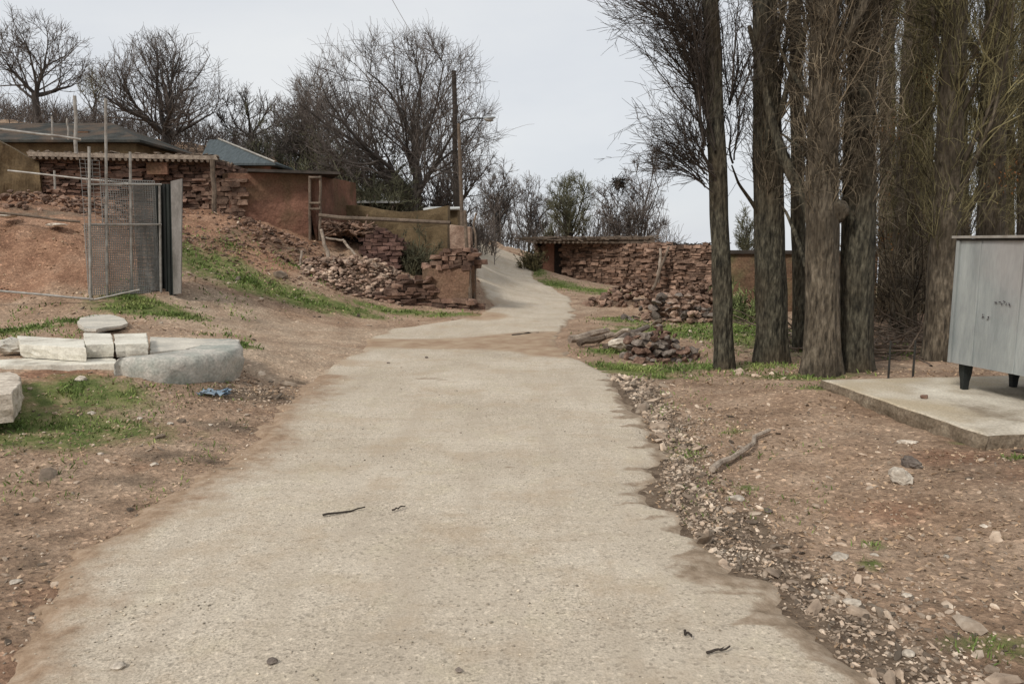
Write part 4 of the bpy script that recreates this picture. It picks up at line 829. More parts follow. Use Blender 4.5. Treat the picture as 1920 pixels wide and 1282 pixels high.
# sticks and debris on the verge
def stick(label, p, c, r, m='wood', z=.015, name='stick', fork=None):
    A, B = G(*p), G(*c); A[2] = hg(A[0], A[1]) + r + z; B[2] = hg(B[0], B[1]) + r + z
    if road_in(A[0], A[1]) > 0: A[2] = H1(A[0], A[1]) + .015 + r; B[2] = H1(B[0], B[1]) + .02 + r
    b = MB(); pole(b, A, B, r, r * .6, 7, wob=r * .8, m=7)
    if fork: F_ = G(*fork); F_[2] = hg(F_[0], F_[1]) + r + .03; pole(b, (A + B) / 2, F_, r * .4, r * .2, 5, wob=r * .5)
    tag(obj(name, b, M[m]), label, 'stick')
stick('thick broken branch lying on the right verge', (1335,890), (1442,818), .026, 'woodpale', fork=(1368,845))
stick('thin dark twig lying on the middle of the road', (605,972), (685,958), .007, 'wooddk')
stick('small forked dark twig near the bottom right of the road', (1325,1232), (1368,1222), .006, 'wooddk', fork=(1362,1212))
stick('small dark chip of bark on the road above the forked twig', (1284,1190), (1296,1204), .006, 'wooddk')
stick('short dark twig left of centre on the road beside the grit', (735,962), (760,955), .006, 'wooddk')
# pale lumps
def lump(name, label, cat, px, py, s, m, seed, dz=.3, lvl=3, rough=.3, rz=0):
    p = GG(px, py); v, f = rockshape(seed, *s, lvl, rough); c_, s_ = math.cos(rz), math.sin(rz); v = v @ np.array([[c_, s_, 0], [-s_, c_, 0], [0, 0, 1]])
    if road_in(p[0], p[1]) > 0: p[2] = H1(p[0], p[1]) + .012
    b = MB().add(v + p + [0, 0, s[2] * dz], t=f, tint=random.random()); tag(obj(name, b, M[m]), label, cat)
lump('stone', 'chalky white stone on the right verge below the slab', 'stone', 1688, 905, (.14,.20,.12), 'stonepale', 50)
lump('stone', 'grey mottled stone touching the chalky white one', 'stone', 1705, 880, (.12,.22,.08), 'stone', 51)
lump('stone', 'flat whitish stone fragment nearest the slab edge', 'stone', 1698, 835, (.2,.08,.035), 'stonepale', 52)
for k, (px, py, s, lb) in enumerate([(1380,942,.12,'pale flat stone at the road edge left of the gravel'),(1575,1035,.10,'pinkish stone in the gravel beside the grass tufts'),(1640,1030,.05,'pale pebble between the two small grass tufts'),(1600,1125,.11,'flat orange tinted stone at the lower right road edge'),(1845,992,.05,'small pinkish stone near the right edge of the verge'),(1775,1040,.04,'small white stone right of the grass tufts'),(1705,1222,.06,'pale stone at the bottom right corner of the gravel'),(1440,960,.07,'grey pebble beside the pale flat stone'),(1290,875,.05,'small white stone by the foot of the broken branch'),(1700,1110,.05,'white chip in the right gravel'),
  (152,712,.13,'cream stone on the earth below the basin'),(172,775,.08,'cream stone in the grass at the left verge'),(262,786,.07,'small cream stone left of the blue rag'),(290,875,.07,'pale stone beside the left rim of the road'),(320,798,.07,'small pale stone on the dark left verge'),(222,1255,.06,'dusty stone at the bottom left'),(30,1092,.06,'round pale pebble at the left edge'),(395,800,.05,'tiny pale stone near the leaf litter'),(190,858,.05,'flat pale stone on the left verge below the grass'),(512,1246,.05,'dark stone embedded in the road at the bottom'),(860,1262,.035,'dark pebble at the bottom centre of the road'),(728,682,.05,'small dark pebble at the far end of the pavement'),(800,672,.06,'black stone at the far end of the pavement')]):
    lump('stone', lb, 'stone', px, py, (s, s * .8, s * .45), 'stone' if 'dark' in lb[:10] or 'black' in lb or 'grey' in lb else 'stonepale', 60 + k, .2, 2)

# concrete slab under the bin
def slab():
    c = np.array([(3.37,5.16),(3.10,7.36),(7.6,7.9),(7.6,6.2)]); zt = .25
    t = MB(); n = 50; m = 26; V = np.zeros((n, m, 3)); 
    for i in range(n):
        for j in range(m):
            u = i / (n - 1); v = j / (m - 1); u_ = u ** 1.6; p = (c[0] * (1 - v) + c[1] * v) * (1 - u_) + (c[3] * (1 - v) + c[2] * v) * u_
            e = .02 * (float(vn(p[1] * 7, p[0] * 7, 5)) - .5) * 2
            if i == 0: p = p + [e, 0]
            if j == 0: p = p + [0, e]
            V[i, j] = (*p, zt + .006 * (float(vn(p[0] * 4, p[1] * 4, 6)) - .5) - (.012 if (i == 0 or j == 0 or j == m - 1) else 0))
    q = [(i*m+j, (i+1)*m+j, (i+1)*m+j+1, i*m+j+1) for i in range(n-1) for j in range(m-1)]
    t.add(V.reshape(-1, 3), q=np.array(q))
    rim = [V[i, 0] for i in range(n-1, -1, -1)] + [V[0, j] for j in range(1, m)] + [V[i, m-1] for i in range(1, n)]
    rim = np.array(rim); K = len(rim); L = [rim]
    for dz in (.06, .12, .3):
        r = rim.copy(); r[:, 2] -= dz; r[:, :2] += (rim[:, :2] - [5.3, 6.7]) * 0.006 + rng.normal(0, .006, (K, 2)); L.append(r)
    allv = np.concatenate(L); q = [(a*K+i, (a+1)*K+i, (a+1)*K+i+1, a*K+i+1) for a in range(3) for i in range(K-1)]
    sidemb = MB().add(allv, q=np.array(q))
    th = thing('concrete_slab', 'low concrete slab with a sharp dusty edge under the metal bin', 'slab', (5.3, 6.7, .05))
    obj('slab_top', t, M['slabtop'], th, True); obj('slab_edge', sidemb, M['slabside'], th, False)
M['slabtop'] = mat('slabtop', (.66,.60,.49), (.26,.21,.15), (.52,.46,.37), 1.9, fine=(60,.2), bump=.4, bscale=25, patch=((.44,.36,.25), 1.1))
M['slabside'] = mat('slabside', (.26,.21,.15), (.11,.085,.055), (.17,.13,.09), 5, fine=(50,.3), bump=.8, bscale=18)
slab()
lump('stone', 'small dark stone lying on top of the slab', 'stone', 1732, 768, (.08,.05,.04), 'rubbledk', 90)
for o in (C.objects[-1],): o.location.z = .25
# bin
def bin_():
    A = np.array([4.07, 6.85]); e1 = np.array([.24, -.97]); e2 = np.array([.97, .24]); L1, L2 = 1.25, 1.6; z0, z1 = .50, 1.62
    t = thing('metal_bin', 'large grey galvanised waste bin on legs at the right edge of the slab', 'bin', (*(A + e1 * L1 / 2 + e2 * L2 / 2), .25))
    rz = math.atan2(e2[1], e2[0])
    def P(a, b, z): q = A + e1 * a + e2 * b; return np.array([q[0], q[1], z])
    b = MB(); n = 24
    # four sheet walls with slight dents
    for (a0, b0, a1, b1) in [(0,0,L1,0),(L1,0,L1,L2),(L1,L2,0,L2),(0,L2,0,0)]:
        V = np.zeros((n+1, 13, 3)); nrm = np.cross(np.append(P(a1,b1,0)[:2]-P(a0,b0,0)[:2], 0), [0,0,1]); nrm /= np.linalg.norm(nrm)
        for i in range(n+1):
            for j in range(13):
                u = i / n; z = z0 + (z1 - z0) * j / 12; e = (i not in (0, n)) * (j not in (0, 12)); V[i, j] = P(a0 + (a1-a0)*u, b0 + (b1-b0)*u, z) + nrm * e * .022 * (float(fbm(u * 4 + a0, z * 3 + b0, 3)) - .5)
        q = [(i*13+j, (i+1)*13+j, (i+1)*13+j+1, i*13+j+1) for i in range(n) for j in range(12)]; b.add(V.reshape(-1, 3), q=np.array(q))
    b.add([P(0,0,z0), P(L1,0,z0), P(L1,L2,z0), P(0,L2,z0)], q=np.array([(0,1,2,3)]))
    obj('body', b, M['galv'], t, True)
    b = MB(); c = P(L1/2, L2/2, z1 + .03); box(b, c, (L2 + .09, L1 + .09, .022), rz=rz); obj('lid', b, M['metalpale'], t)
    b = MB(); box(b, P(L1/2, L2/2, z1 + .006), (L2 + .03, L1 + .03, .02), rz=rz); obj('rim', b, M['metaldk'], t)  # dark strip standing in for the shaded gap under the lid
    for a, bb_ in ((0,0),(L1,0),(0,L2),(L1,L2)): b = MB(); box(b, P(a, bb_, (z0+z1)/2), (.035, .035, z1 - z0 - .004), rz=rz); obj('corner_trim', b, M['galv'], t)
    for a in (.24, .66, 1.0): b = MB(); box(b, P(a, -.004, (z0+z1)/2), (.010, .012, z1 - z0 - .01), rz=rz); obj('seam', b, M['galv'], t)
    for a, bb_ in ((.06,.12),(.08,.66),(.08,1.5),(1.15,.12),(1.15,1.45)):
        b = MB(); c = P(a, bb_, 0); V = np.array([(x*sx, y*sx, z) for z, sx in ((.25,.024),(.33,.028),(.40,.038),(z0+.005,.043)) for x, y in ((-1,-1),(1,-1),(1,1),(-1,1))]) + [c[0], c[1], 0]
        q = [(k*4+i, k*4+(i+1)%4, k*4+4+(i+1)%4, k*4+4+i) for k in range(3) for i in range(4)] + [(3,2,1,0)]; b.add(V, q=np.array(q)); obj('leg', b, M['rubber'], t)
    # hand-painted marks and pink smear on the road-side face
    b = MB()
    for (a, z) in [(.44, 1.10), (.50, 1.085), (.545, 1.09), (.585, 1.085), (.33, .955), (.385, .95)]:
        for k in range(3):
            a0, zz = a + random.uniform(-.012, .012), z + random.uniform(-.012, .012)
            pole(b, P(a0, -.012, zz), P(a0 + random.uniform(-.022, .022), -.012, zz + random.uniform(-.022, .022)), .0045, .003, 4, m=3)
    obj('painted_mark', b, M['ink'], t)
bin_()
# posts behind the slab
for px in (1683, 1730):
    p = onground(px, 8.3); b = MB(); pole(b, p - [0, 0, .1], p + [0, 0, .42], .013, .011); tag(obj('iron_stake', b, M['metaldk']), ('left' if px < 1700 else 'right') + ' one of two thin dark iron stakes behind the slab', 'stake')

# ------------------------------------------------------------ left foreground: broken concrete basin
def extrude(mb, outline, z0, ztf, rough=.006, n=6, tint=.5, rnd=.012):
    """solid with a plan outline (xy loop), top height ztf(x,y)"""
    o = np.array(outline, float); pts_ = []
    if rnd > .03:                       # soften the corners of the plan
        for _ in range(2): nx = np.roll(o, -1, 0); o = np.stack([o * .75 + nx * .25, o * .25 + nx * .75], 1).reshape(-1, 2)
    K = len(o)
    for i in range(K):
        a, c = o[i], o[(i+1) % K]; m = max(1, int(np.linalg.norm(c - a) / .07))
        for k in range(m): pts_.append(a + (c - a) * k / m)
    p = np.array(pts_); p += rng.normal(0, rough, p.shape); K = len(p); zt = np.array([ztf(*q) for q in p]); rows = []
    cen = p.mean(0)
    NR = 9
    for f_, ins in [(0, rnd * 1.6), (.2, rnd * .8), (.45, rnd * .2), (.7, 0)] + [(1 - hr * (1 - math.sin(a_)), rnd * (1 - math.cos(a_))) for a_ in np.linspace(.15, math.pi / 2, 5) for hr in (min(.28, rnd * 3.5),)]:
        q = p + (rng.normal(0, rough, p.shape) if 0 < f_ < .9 else 0); q = q + (cen - q) / (np.linalg.norm(cen - q, axis=1, keepdims=True) + 1e-6) * ins
        rows.append(np.column_stack([q, z0 + (zt - z0) * f_]))
    V = np.concatenate(rows); q = [(r*K+i, r*K+(i+1)%K, (r+1)*K+(i+1)%K, (r+1)*K+i) for r in range(NR - 1) for i in range(K)]
    base = mb.n; mb.add(V, q=np.array(q), tint=tint)
    from mathutils.geometry import tessellate_polygon
    top = [Vector((*a[:2], 0)) for a in rows[-1]]; tri = tessellate_polygon([top]); mb.t.append(np.array(tri) + base + (NR - 1) * K)
def basin():
    # blunt rounded end at the right, walls running off to the left
    F0 = G(215, 700); F1 = G(300, 717); F2 = G(400, 705); F3 = G(452, 672); 
    zt = .50
    def T(px, py, z=zt):      # point on a level z under the line of sight
        v = (641 - py) / F; k = (v * cp - sp) / (cp + v * sp); return W(px, py, (z - CAM_Z) / k)[:2]
    fr = [T(195,668), T(262,664), T(350,655), T(390,640), T(452,636)]
    t = thing('concrete_basin', 'broken grey concrete trough with a rounded end on the left verge', 'trough', (*G(330, 712)[:2], .1))
    b = MB(); o = [T(205,672), T(255,664), T(330,657), T(375,646), T(395,636), T(440,631,.50), T(456,638), T(452,652), T(400,665,.48), T(330,676,.46), T(262,682,.44), T(225,684,.42)]
    extrude(b, o, .04, lambda x, y: zt - .02 + .02 * float(vn(x * 3, y * 3, 2)), .007, rnd=.07); obj('end_wall', b, M['concdk'], t, True)
    b = MB(); o = [T(-260,672,.41), T(-100,672,.41), T(110,671,.41), T(215,671,.41), T(222,681,.41), T(110,684,.41), T(-100,686,.41), T(-260,690,.41)]
    extrude(b, o, .05, lambda x, y: .405 + .012 * float(vn(x * 5, y * 3, 4)), .006); obj('front_wall', b, M['concpale'], t)
    b = MB(); o = [T(281,628,.48), T(450,630,.50), T(444,640,.50), T(395,640,.48), T(350,652,.47), T(281,657,.47)]
    extrude(b, o, .1, lambda x, y: .455 + .008 * float(vn(x * 5, y * 3, 4)), .006); obj('inner_ledge', b, M['conc'], t)
    return T
T = basin()
for o, lb in [([(32,629),(158,636),(160,652),(36,645)], 'long cream kerb block, leftmost on the basin'), ([(156,624),(209,625),(212,644),(160,646)], 'square cream kerb block in the middle of the three'), ([(214,626),(275,624),(277,643),(216,645)], 'short cream kerb block, rightmost on the basin')]:
    b = MB(); pz = .56; pp = [T(x, y, pz) for x, y in o]; extrude(b, pp, .42, lambda x, y: pz, .004); tag(obj('kerb_block', b, M['concpale']), lb, 'kerb')
b = MB(); pp = [T(x, y, .25) for x, y in [(-330,640),(285,638),(285,668),(-330,668)]]; extrude(b, pp, .05, lambda x, y: .26, .01); tag(obj('soil_bed', b, M['mudolive']), 'dark soil lying inside the concrete basin', 'soil')
lump('stone', 'lumpy pinkish stone at the left end of the kerb blocks', 'stone', 22, 668, (.42,.3,.2), 'conc', 71, .55)
# tilted broken panel at the left edge
b = MB(); pp = [T(x, y, .47) for x, y in [(-120,700),(20,690),(38,700),(38,712),(20,732),(-120,745)]]; extrude(b, pp, .22, lambda x, y: .43 + .02 * (x + 5), .006); tag(obj('broken_slab', b, M['stonepale']), 'white broken concrete piece cut off by the left edge', 'slab')
b = MB(); pp = [T(x, y, .55) for x, y in [(145,600),(150,590),(175,584),(205,585),(232,591),(240,598),(225,602),(200,605),(180,609),(160,608)]]; extrude(b, pp, .44, lambda x, y: .52 - .04 * abs(x + 6), .004); tag(obj('flat_stone', b, M['conc']), 'flat pale grey slab lying on the grass in front of the gate', 'slab')
b = MB(); pp = [T(x, y, .42) for x, y in [(168,612),(205,606),(240,604),(244,612),(215,616),(170,620)]]; extrude(b, pp, .34, lambda x, y: .42, .006); tag(obj('flat_stone', b, M['stone']), 'brown layered stone under the flat pale slab', 'stone')
# blue rag
p = GG(405, 740); b = MB(); n = 9; V = np.array([(p[0] + (i/n - .5) * .28 + .02 * random.gauss(0, 1), p[1] + (j/n - .5) * .18 + .02 * random.gauss(0, 1), p[2] + .02 + .045 * random.random()) for i in range(n+1) for j in range(n+1)])
q = [(i*(n+1)+j, (i+1)*(n+1)+j, (i+1)*(n+1)+j+1, i*(n+1)+j+1) for i in range(n) for j in range(n) if random.random() < .75]; b.add(V, q=np.array(q)); tag(obj('plastic_rag', b, M['blue']), 'crumpled blue plastic rag on the leaf litter below the basin', 'rag')

# ------------------------------------------------------------ gate
def gate():
    D = 12.9; pL, pR = W(168, 560, 12.3), W(302, 550, 13.0)
    zb = hg(pL[0], pL[1]); t = thing('metal_gate', 'patched grey wire mesh gate with a dark metal leaf standing open on the left bank', 'gate', (*pL[:2], zb))
    def sheet(a, c, z0a, z0b, z1, mt, name, corr=.012, n=60):
        b = MB(); V = []
        d = (c - a)[:2]; L = np.linalg.norm(d); nn = np.array([-d[1], d[0]]) / L
        for i in range(n+1):
            u = i / n; q_ = a[:2] + d * u + nn * corr * math.sin(u * L / .09 * 6.283)
            for z in np.linspace(z0a * (1-u) + z0b * u, z1 + .02 * float(vn(u * 9, 1, 3)), 7): V.append((*q_, z))
        b.add(V, q=np.array([(i*7+j, (i+1)*7+j, (i+1)*7+j+1, i*7+j+1) for i in range(n) for j in range(6)])); return obj(name, b, mt, t, True)
    zmid = W(230, 421, 12.6)[2]
    def mesh_panel(a, c, z0, z1, sp_, r, name):          # woven wire
        b = MB(); d = c - a; d[2] = 0; L = np.linalg.norm(d); nv = int(L / sp_); nh = int((z1 - z0) / sp_); nn = np.array([-d[1], d[0], 0]) / L
        bow = lambda u, z: nn * (.03 * math.sin(u * 5 + z * 2))
        P = np.array([[a * [1, 1, 0] + d * u + [0, 0, z] + bow(u, z) for z in np.linspace(z0 + (0 if u > .04 else 0), z1, 9)] for u in np.linspace(0, 1, nv)]); tubes(b, P, np.full(P.shape[:2], r), 3)
        P = np.array([[a * [1, 1, 0] + d * u + [0, 0, z] + bow(u, z) for u in np.linspace(0, 1, 12)] for z in np.linspace(z0, z1, nh)]); tubes(b, P, np.full(P.shape[:2], r), 3)
        return obj(name, b, M['wire'], t)
    mesh_panel(pL, pR, pL[2] + .06, zmid, .028, .0078, 'lower_mesh')
    a = W(203, 560, 12.52); mesh_panel(a, pR, zmid, W(250, 338, 12.8)[2], .034, .0072, 'upper_mesh')
    mesh_panel(pL, a, zmid, W(185, 300, 12.4)[2], .06, .004, 'side_mesh')
    mesh_panel(W(262,560,12.8), pR, pL[2] + .1, W(280, 345, 12.9)[2], .020, .0065, 'overlap_mesh')
    # frame
    b = MB()
    for px, y0, y1, d_ in [(170, 575, 275, 12.25), (201, 560, 185, 12.45), (247, 555, 285, 12.7), (302, 552, 345, 12.98)]: pole(b, W(px, y0, d_), W(px - 3, y1, d_), .022)
    for y in (421, 346): pole(b, W(168, y, 12.28), W(303, y, 12.98), .016)
    obj('frame', b, M['metalpale'], t)
    c0, c1 = W(293, 555, 13.3), W(331, 553, 12.85)
    b = MB(); V = [c0, c1, W(328, 345, 12.85), W(288, 345, 13.3)]; b.add(V, q=np.array([(0,1,2,3)])); 
    for k in range(6):
        u = k / 5.5; a = c0 * (1-u) + c1 * u; top = W(288, 345, 13.3) * (1-u) + W(328, 345, 12.85) * u; pole(b, a - [0, .02, 0], top - [0, .02, 0], .018, k=5)
    obj('open_leaf', b, M['sheetdk'], t)
    b = MB(); A, B = W(326, 553, 12.9), W(344, 470, 12.6); cc = [(W(325,552,12.85)), W(339,550,12.75), W(341,335,12.75), W(320,340,12.85)]
    V = np.array(cc + [c + [.0, .04, 0] for c in cc]); b.add(V, q=np.array([(0,1,2,3),(7,6,5,4),(0,4,5,1),(1,5,6,2),(2,6,7,3),(3,7,4,0)])); obj('edge_leaf', b, M['sheet'], t)
gate()
for a, c, r, m, lb in [((143,288,15),(140,180,15),.035,'metalpale','slim grey post standing left of the tall gate pole behind the gate'),
  ((128,262,16),(126,222,16),.02,'metalpale','short thin upright rod by the grey roof edge'), ((99,262,16),(97,218,16),.02,'metalpale','short thin upright rod left of the other near the grey roof'),
  ((-60,234,14),(152,262,14.5),.025,'metalpale','long pale pipe sloping down across the grey roof'), ((15,320,13),(255,346,12.9),.016,'metalpale','thin pale rail running from the bank to the gate'),
  ((-40,395,13.6),(150,416,14),.025,'wood','brown rail lying along the top of the bank'), ((-60,541,11.8),(175,561,12.1),.02,'metalpale','pale pipe lying at the foot of the bank'),
  ((175,562,12.2),(262,543,12.3),.014,'metalpale','thin bluish pipe curving up to the gate foot'), ((103,355,14),(102,320,14),.02,'metalpale','short grey stake on the bank behind the rail')]:
    b = MB(); pole(b, W(*a), W(*c), r, r * .9, wob=r * .3); tag(obj('metal_pipe' if 'pipe' in lb else 'rail' if 'rail' in lb else 'post', b, M[m]), lb, 'pipe' if 'pipe' in lb else 'rail' if 'rail' in lb else 'post')
for (px, py, s, lb, sd) in [(15,405,(.45,.3,.09),'pale flat stone on the bank at the left edge',80),(105,421,(.42,.3,.08),'pale flat stone on the bank left of the gate',81)]:
    p = W(px, py, 13.9); v, f = rockshape(sd, *s, 3); tag(obj('stone', MB().add(v + p, t=f), M['stonepale']), lb, 'stone')
rb = MB(); 
for px, py, D, rx, ry, h, nn_, s_ in [(60,370,16,2.6,1.2,.25,330,.10),(200,380,16.5,1.8,1.2,.2,200,.10),(420,430,17.6,1.7,1.4,.02,150,.075),(390,460,16.5,.9,.9,.0,110,.06),(520,450,18,1.4,1.0,.12,170,.10),(470,490,16.4,1.4,1.0,.0,150,.055),(560,500,17,1.2,1.0,.0,120,.06)]:
    p = W(px, py, D); heap(rb, p[0], p[1], rx, ry, h, nn_, s_)
tag(obj('rubble_slope', rb, M['rubble'], base=(-6, 16, 1)), 'broken stones and clods covering the red slope below the huts', 'rubble', kind='stuff')

# ------------------------------------------------------------ huts on the slope
def hut1():
    A, B = W(95, 400, 18.3), W(402, 400, 19.0); zt = W(240, 296, 18)[2]; zb = min(zmin_(A, B), W(240,420,18)[2]) - .3
    t = thing('stone_hut', 'low rough stone hut with a flat timber edged roof behind the gate', 'hut', ((A[0]+B[0])/2, 18.6, zb))
    b = MB(); rubble(b, A, B, .5, zb, lambda u: zt, .22, .08, .2, .035, 11); rubble(b, B, B + [.1, 4, 0], .45, zb, lambda u: zt, .3, .1, .15, .02, 12); wallmesh(b, A, A + [-.3, 4, 0], .4, zb, lambda u: zt); obj('wall', b, M['rubbledk'], t)
    b = MB(); ang = math.atan2(B[1]-A[1], B[0]-A[0]); c = (A + B) / 2; L = np.linalg.norm((B - A)[:2]) + .35
    def Q(u, o, z): return np.array([c[0] + math.cos(ang) * u - math.sin(ang) * o, c[1] + math.sin(ang) * u + math.cos(ang) * o, z])
    box(b, Q(0, 1.9, zt + .04), (L, 4.8, .10), rz=ang, jit=.004)
    for k in range(30): pole(b, Q(-L/2 + .15 + k * (L-.3) / 29, -.62, zt - .03), Q(-L/2 + .15 + k * (L-.3) / 29, .8, zt - .03), .04, k=6)
    n = 500; P = np.array([Q(random.uniform(-L/2, L/2), random.uniform(-.5, 3.5), zt + .1 + random.random() * .05) for _ in range(n)])
    inst(b, ICOV, ICOF, P, rng.uniform(.05, .16, (n, 3)) * [1.5, 1, .6], rotm(0, 0, rng.random(n) * 6), .1, tri=True); obj('roof', b, M['wood'], t)
    b = MB(); box(b, Q(0, -.55, zt + .05), (L, .12, .10), rz=ang, jit=.01); obj('fascia_beam', b, M['woodpale'], t)
    b = MB(); p = W(290, 315, 18.2); box(b, (p[0], 18.35, p[2]), (.5, .08, .28)); obj('board', b, M['mudred'], t)
    b = MB(); p = W(398, 300, 18.4); pole(b, (p[0], 18.35, zb), (p[0] + .02, 18.35, zt), .06, wob=.015); obj('post', b, M['wood'], t)
hut1()
def roofhouse(name, label, cat, D, wall_m, roof_m, eave, ridge, depth, rake=None, base=-.6):
    """hipped house: eave=(px0,px1,py), ridge=(px0,px1,py)"""
    E0, E1 = W(eave[0], eave[2], D), W(eave[1], eave[2], D); R0, R1 = W(ridge[0], ridge[2], D + depth/2), W(ridge[1], ridge[2], D + depth/2); ze = E0[2]; zr = R0[2]
    zb = hg((E0[0]+E1[0])/2, D) + base
    t = thing(name, label, cat, ((E0[0]+E1[0])/2, D + depth/2, zb))
    b = MB(); F0 = np.array([E0[0], D + depth, ze]); F1 = np.array([E1[0], D + depth, ze])
    V = [E0, E1, F1, F0, R0, R1]; q = [(0,1,5,4),(2,3,4,5)]; tr = [(1,2,5),(3,0,4)]
    b.add(V, q=np.array(q), t=np.array(tr)); W2 = [v - np.array([0, 0, .07]) for v in V[:4]]; b.add(V[:4] + W2, q=np.array([(0,4,5,1),(1,5,6,2),(2,6,7,3),(3,7,4,0),(4,7,6,5)])); obj('roof', b, M[roof_m], t)
    b = MB(); x0, x1 = E0[0] + .25, E1[0] - .25
    box(b, ((x0+x1)/2, D + depth/2, (zb+ze)/2 - .04), (x1-x0, depth-.5, ze-zb-.08)); obj('wall', b, M[wall_m], t)
    return t, V
th_, V = roofhouse('grey_roof_house', 'wide house with a dark grey sheet roof at the far left', 'house', 22.5, 'mudolive', 'roofgrey', (-120, 262, 262), (-60, 210, 231), 5)
b = MB()
for px, py in ((112, 240),): p = W(px, py, 22.4); box(b, (p[0], 23.9, p[2] - .06), (.45, .9, .24))
obj('dormer', b, M['mudred'], th_)
th_, V = roofhouse('blue_roof_house', 'small house with a blue grey pitched roof left of the dark bush', 'house', 26, 'mudred', 'roofblue', (372, 516, 306), (392, 410, 262), 4.5)
b = MB(); pole(b, V[5] + [0, 0, .03], V[1] + [0, -.02, .04], .04, k=5); obj('roof_trim', b, M['metalpale'], th_)
def hut2():
    A, B = W(432, 430, 18.9), W(582, 430, 19.6); zt = W(500, 326, 19)[2]; zb = min(zmin_(A, B), W(500, 445, 19)[2]) - .3
    t = thing('mud_hut', 'square red mud plastered hut with a flat top in the middle of the slope', 'hut', ((A[0]+B[0])/2, 19.3, zb))
    b = MB(); wallmesh(b, A, B, .35, zb, lambda u: zt + .05 * u, 40, 14, .015, 3); wallmesh(b, B, B + [.45, 3.0, 0], .35, zb, lambda u: zt + .05, 20, 10, .015, 4); wallmesh(b, A, A + [.4, 3, 0], .35, zb, lambda u: zt, 20, 10, .015, 5); obj('wall', b, M['mudred'], t)
    b = MB(); ang = math.atan2(B[1]-A[1], B[0]-A[0]); c = (A + B) / 2; box(b, (c[0] + .1, c[1] + 1.4, zt + .06), (np.linalg.norm((B-A)[:2]) + .3, 3.4, .07), rz=ang, jit=.006)
    obj('roof', b, M['wooddk'], t)
    b = MB(); rubble(b, A + [-.45, .0, 0], A + [.25, .1, 0], .4, zb, lambda u: zt - .05 - .1 * u, .22, .1, .16, .02, 15); obj('stone_end', b, M['rubble'], t)
    tf = thing('wooden_ladder', 'upright ladder like timber frame at the right corner of the mud hut', 'ladder', W(590, 430, 19.2)); b = MB()
    for px in (581, 600):
        b = MB(); pole(b, W(px, 450, 19.1), W(px, 330, 19.1), .035, wob=.01); obj('rail', b, M['wood'], tf)
    for py in (333, 381, 392): b = MB(); pole(b, W(580, py, 19.05), W(601, py, 19.05), .03); obj('rung', b, M['wood'], tf)
hut2()
# far left bank wall
A, B = W(-120, 300, 17.5), W(78, 300, 18.2); simple_wall('earth_wall', 'eroded earth wall at the left edge below the grey roof', 'wall', A, B, .6, W(0, 400, 17)[2] - .4, lambda u: W(0, 262, 17.8)[2] + .25 * math.sin(u * 4) - .3 * u, M['mudolive'], nseg=40, rough=.06)
# ruined yard
A, B = W(603, 440, 22), W(842, 440, 21.5); zt = W(700, 392, 22)[2]
simple_wall('yard_wall', 'dark earth wall closing the back of the ruined yard', 'wall', A, B, .4, W(700, 470, 21)[2] - .5, lambda u: zt + .1 * math.sin(u * 7), M['mudolive'], nseg=40)
for (x0, x1, y, D, lb) in [(672, 748, 376, 23.5, 'thin white roofing sheet left of the largest tree trunk'), (795, 862, 389, 22.2, 'curled white roofing sheet below the lamp post')]:
    a, c = W(x0, y, D), W(x1, y, D); b = MB(); box(b, ((a[0]+c[0])/2, D + .6, a[2]), (c[0]-a[0], 1.6, .05), rx=.08, jit=.01); tag(obj('roof_sheet', b, M['roofwhite']), lb, 'roof sheet')
A, B = W(800, 440, 22.6), W(862, 440, 22.4); zt = W(830, 394, 22.5)[2]; simple_wall('mud_wall', 'olive brown mud wall under the curled white sheet', 'wall', A, B, .5, W(830, 470, 22)[2] - .4, lambda u: zt, M['mudolive'])
b = MB(); pts_ = [W(598, 404, 18.6), W(640, 409, 18.6), W(700, 411, 18.7), (W(780, 415, 18.8)), W(845, 418, 18.6)]; P = np.array(pts_); tubes(b, P[None], np.array([[.05, .055, .05, .05, .045]]), 7); tag(obj('long_beam', b, M['wood']), 'long crooked beam spanning the ruined yard', 'beam')
# broken roof with brushwood over dark opening
def ruin():
    c = W(690, 450, 19.6); t = thing('ruined_hut', 'collapsed brick hut with a dark doorway under the long beam', 'ruin', (c[0], 19.6, hg(c[0], 19.6)))
    b = MB(); A, B = W(690, 500, 19.4), W(748, 500, 19.2); zb = W(690, 505, 19)[2] - .4; zt = W(720, 428, 19.3)[2]
    rubble(b, A, B, .4, zb, lambda u: zt - .25 * abs(u - .5) * 2, .2, .085, .14, .02, 21); obj('front_wall', b, M['brickpink'], t)
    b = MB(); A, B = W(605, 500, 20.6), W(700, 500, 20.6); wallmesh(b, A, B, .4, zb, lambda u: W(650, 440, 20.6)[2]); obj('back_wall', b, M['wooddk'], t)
    b = MB(); n = 520; x0, x1 = W(604, 420, 19.5)[0], W(700, 420, 19.5)[0]; u = rng.random(n); x = x0 + (x1 - x0) * u; y = 19.2 + rng.random(n) * 1.3; z = W(640, 440, 19.5)[2] + .34 * rng.random(n) * (1 - .4 * u)
    inst(b, ICOV, ICOF, np.stack([x, y, z], 1), rng.uniform(.05, .2, (n, 3)) * [1.4, 1, .5], rotm(rng.normal(0, .3, n), rng.normal(0, .3, n), rng.random(n) * 6), .1, tri=True)
    P = np.stack([x, y, z], 1)[:120]; tubes(b, np.stack([P, P + rng.normal(0, .3, (120, 3)) * [1, .6, .5]], 1), np.full((120, 2), .018), 4); obj('collapsed_roof', b, M['rubble'], t)
    b = MB(); A, B = W(748, 480, 20), W(842, 480, 19.8); wallmesh(b, A, B, .35, zb, lambda u: W(800, 424, 20)[2] - .1 * (1 - u)); obj('earth_wall', b, M['mudolive'], t)
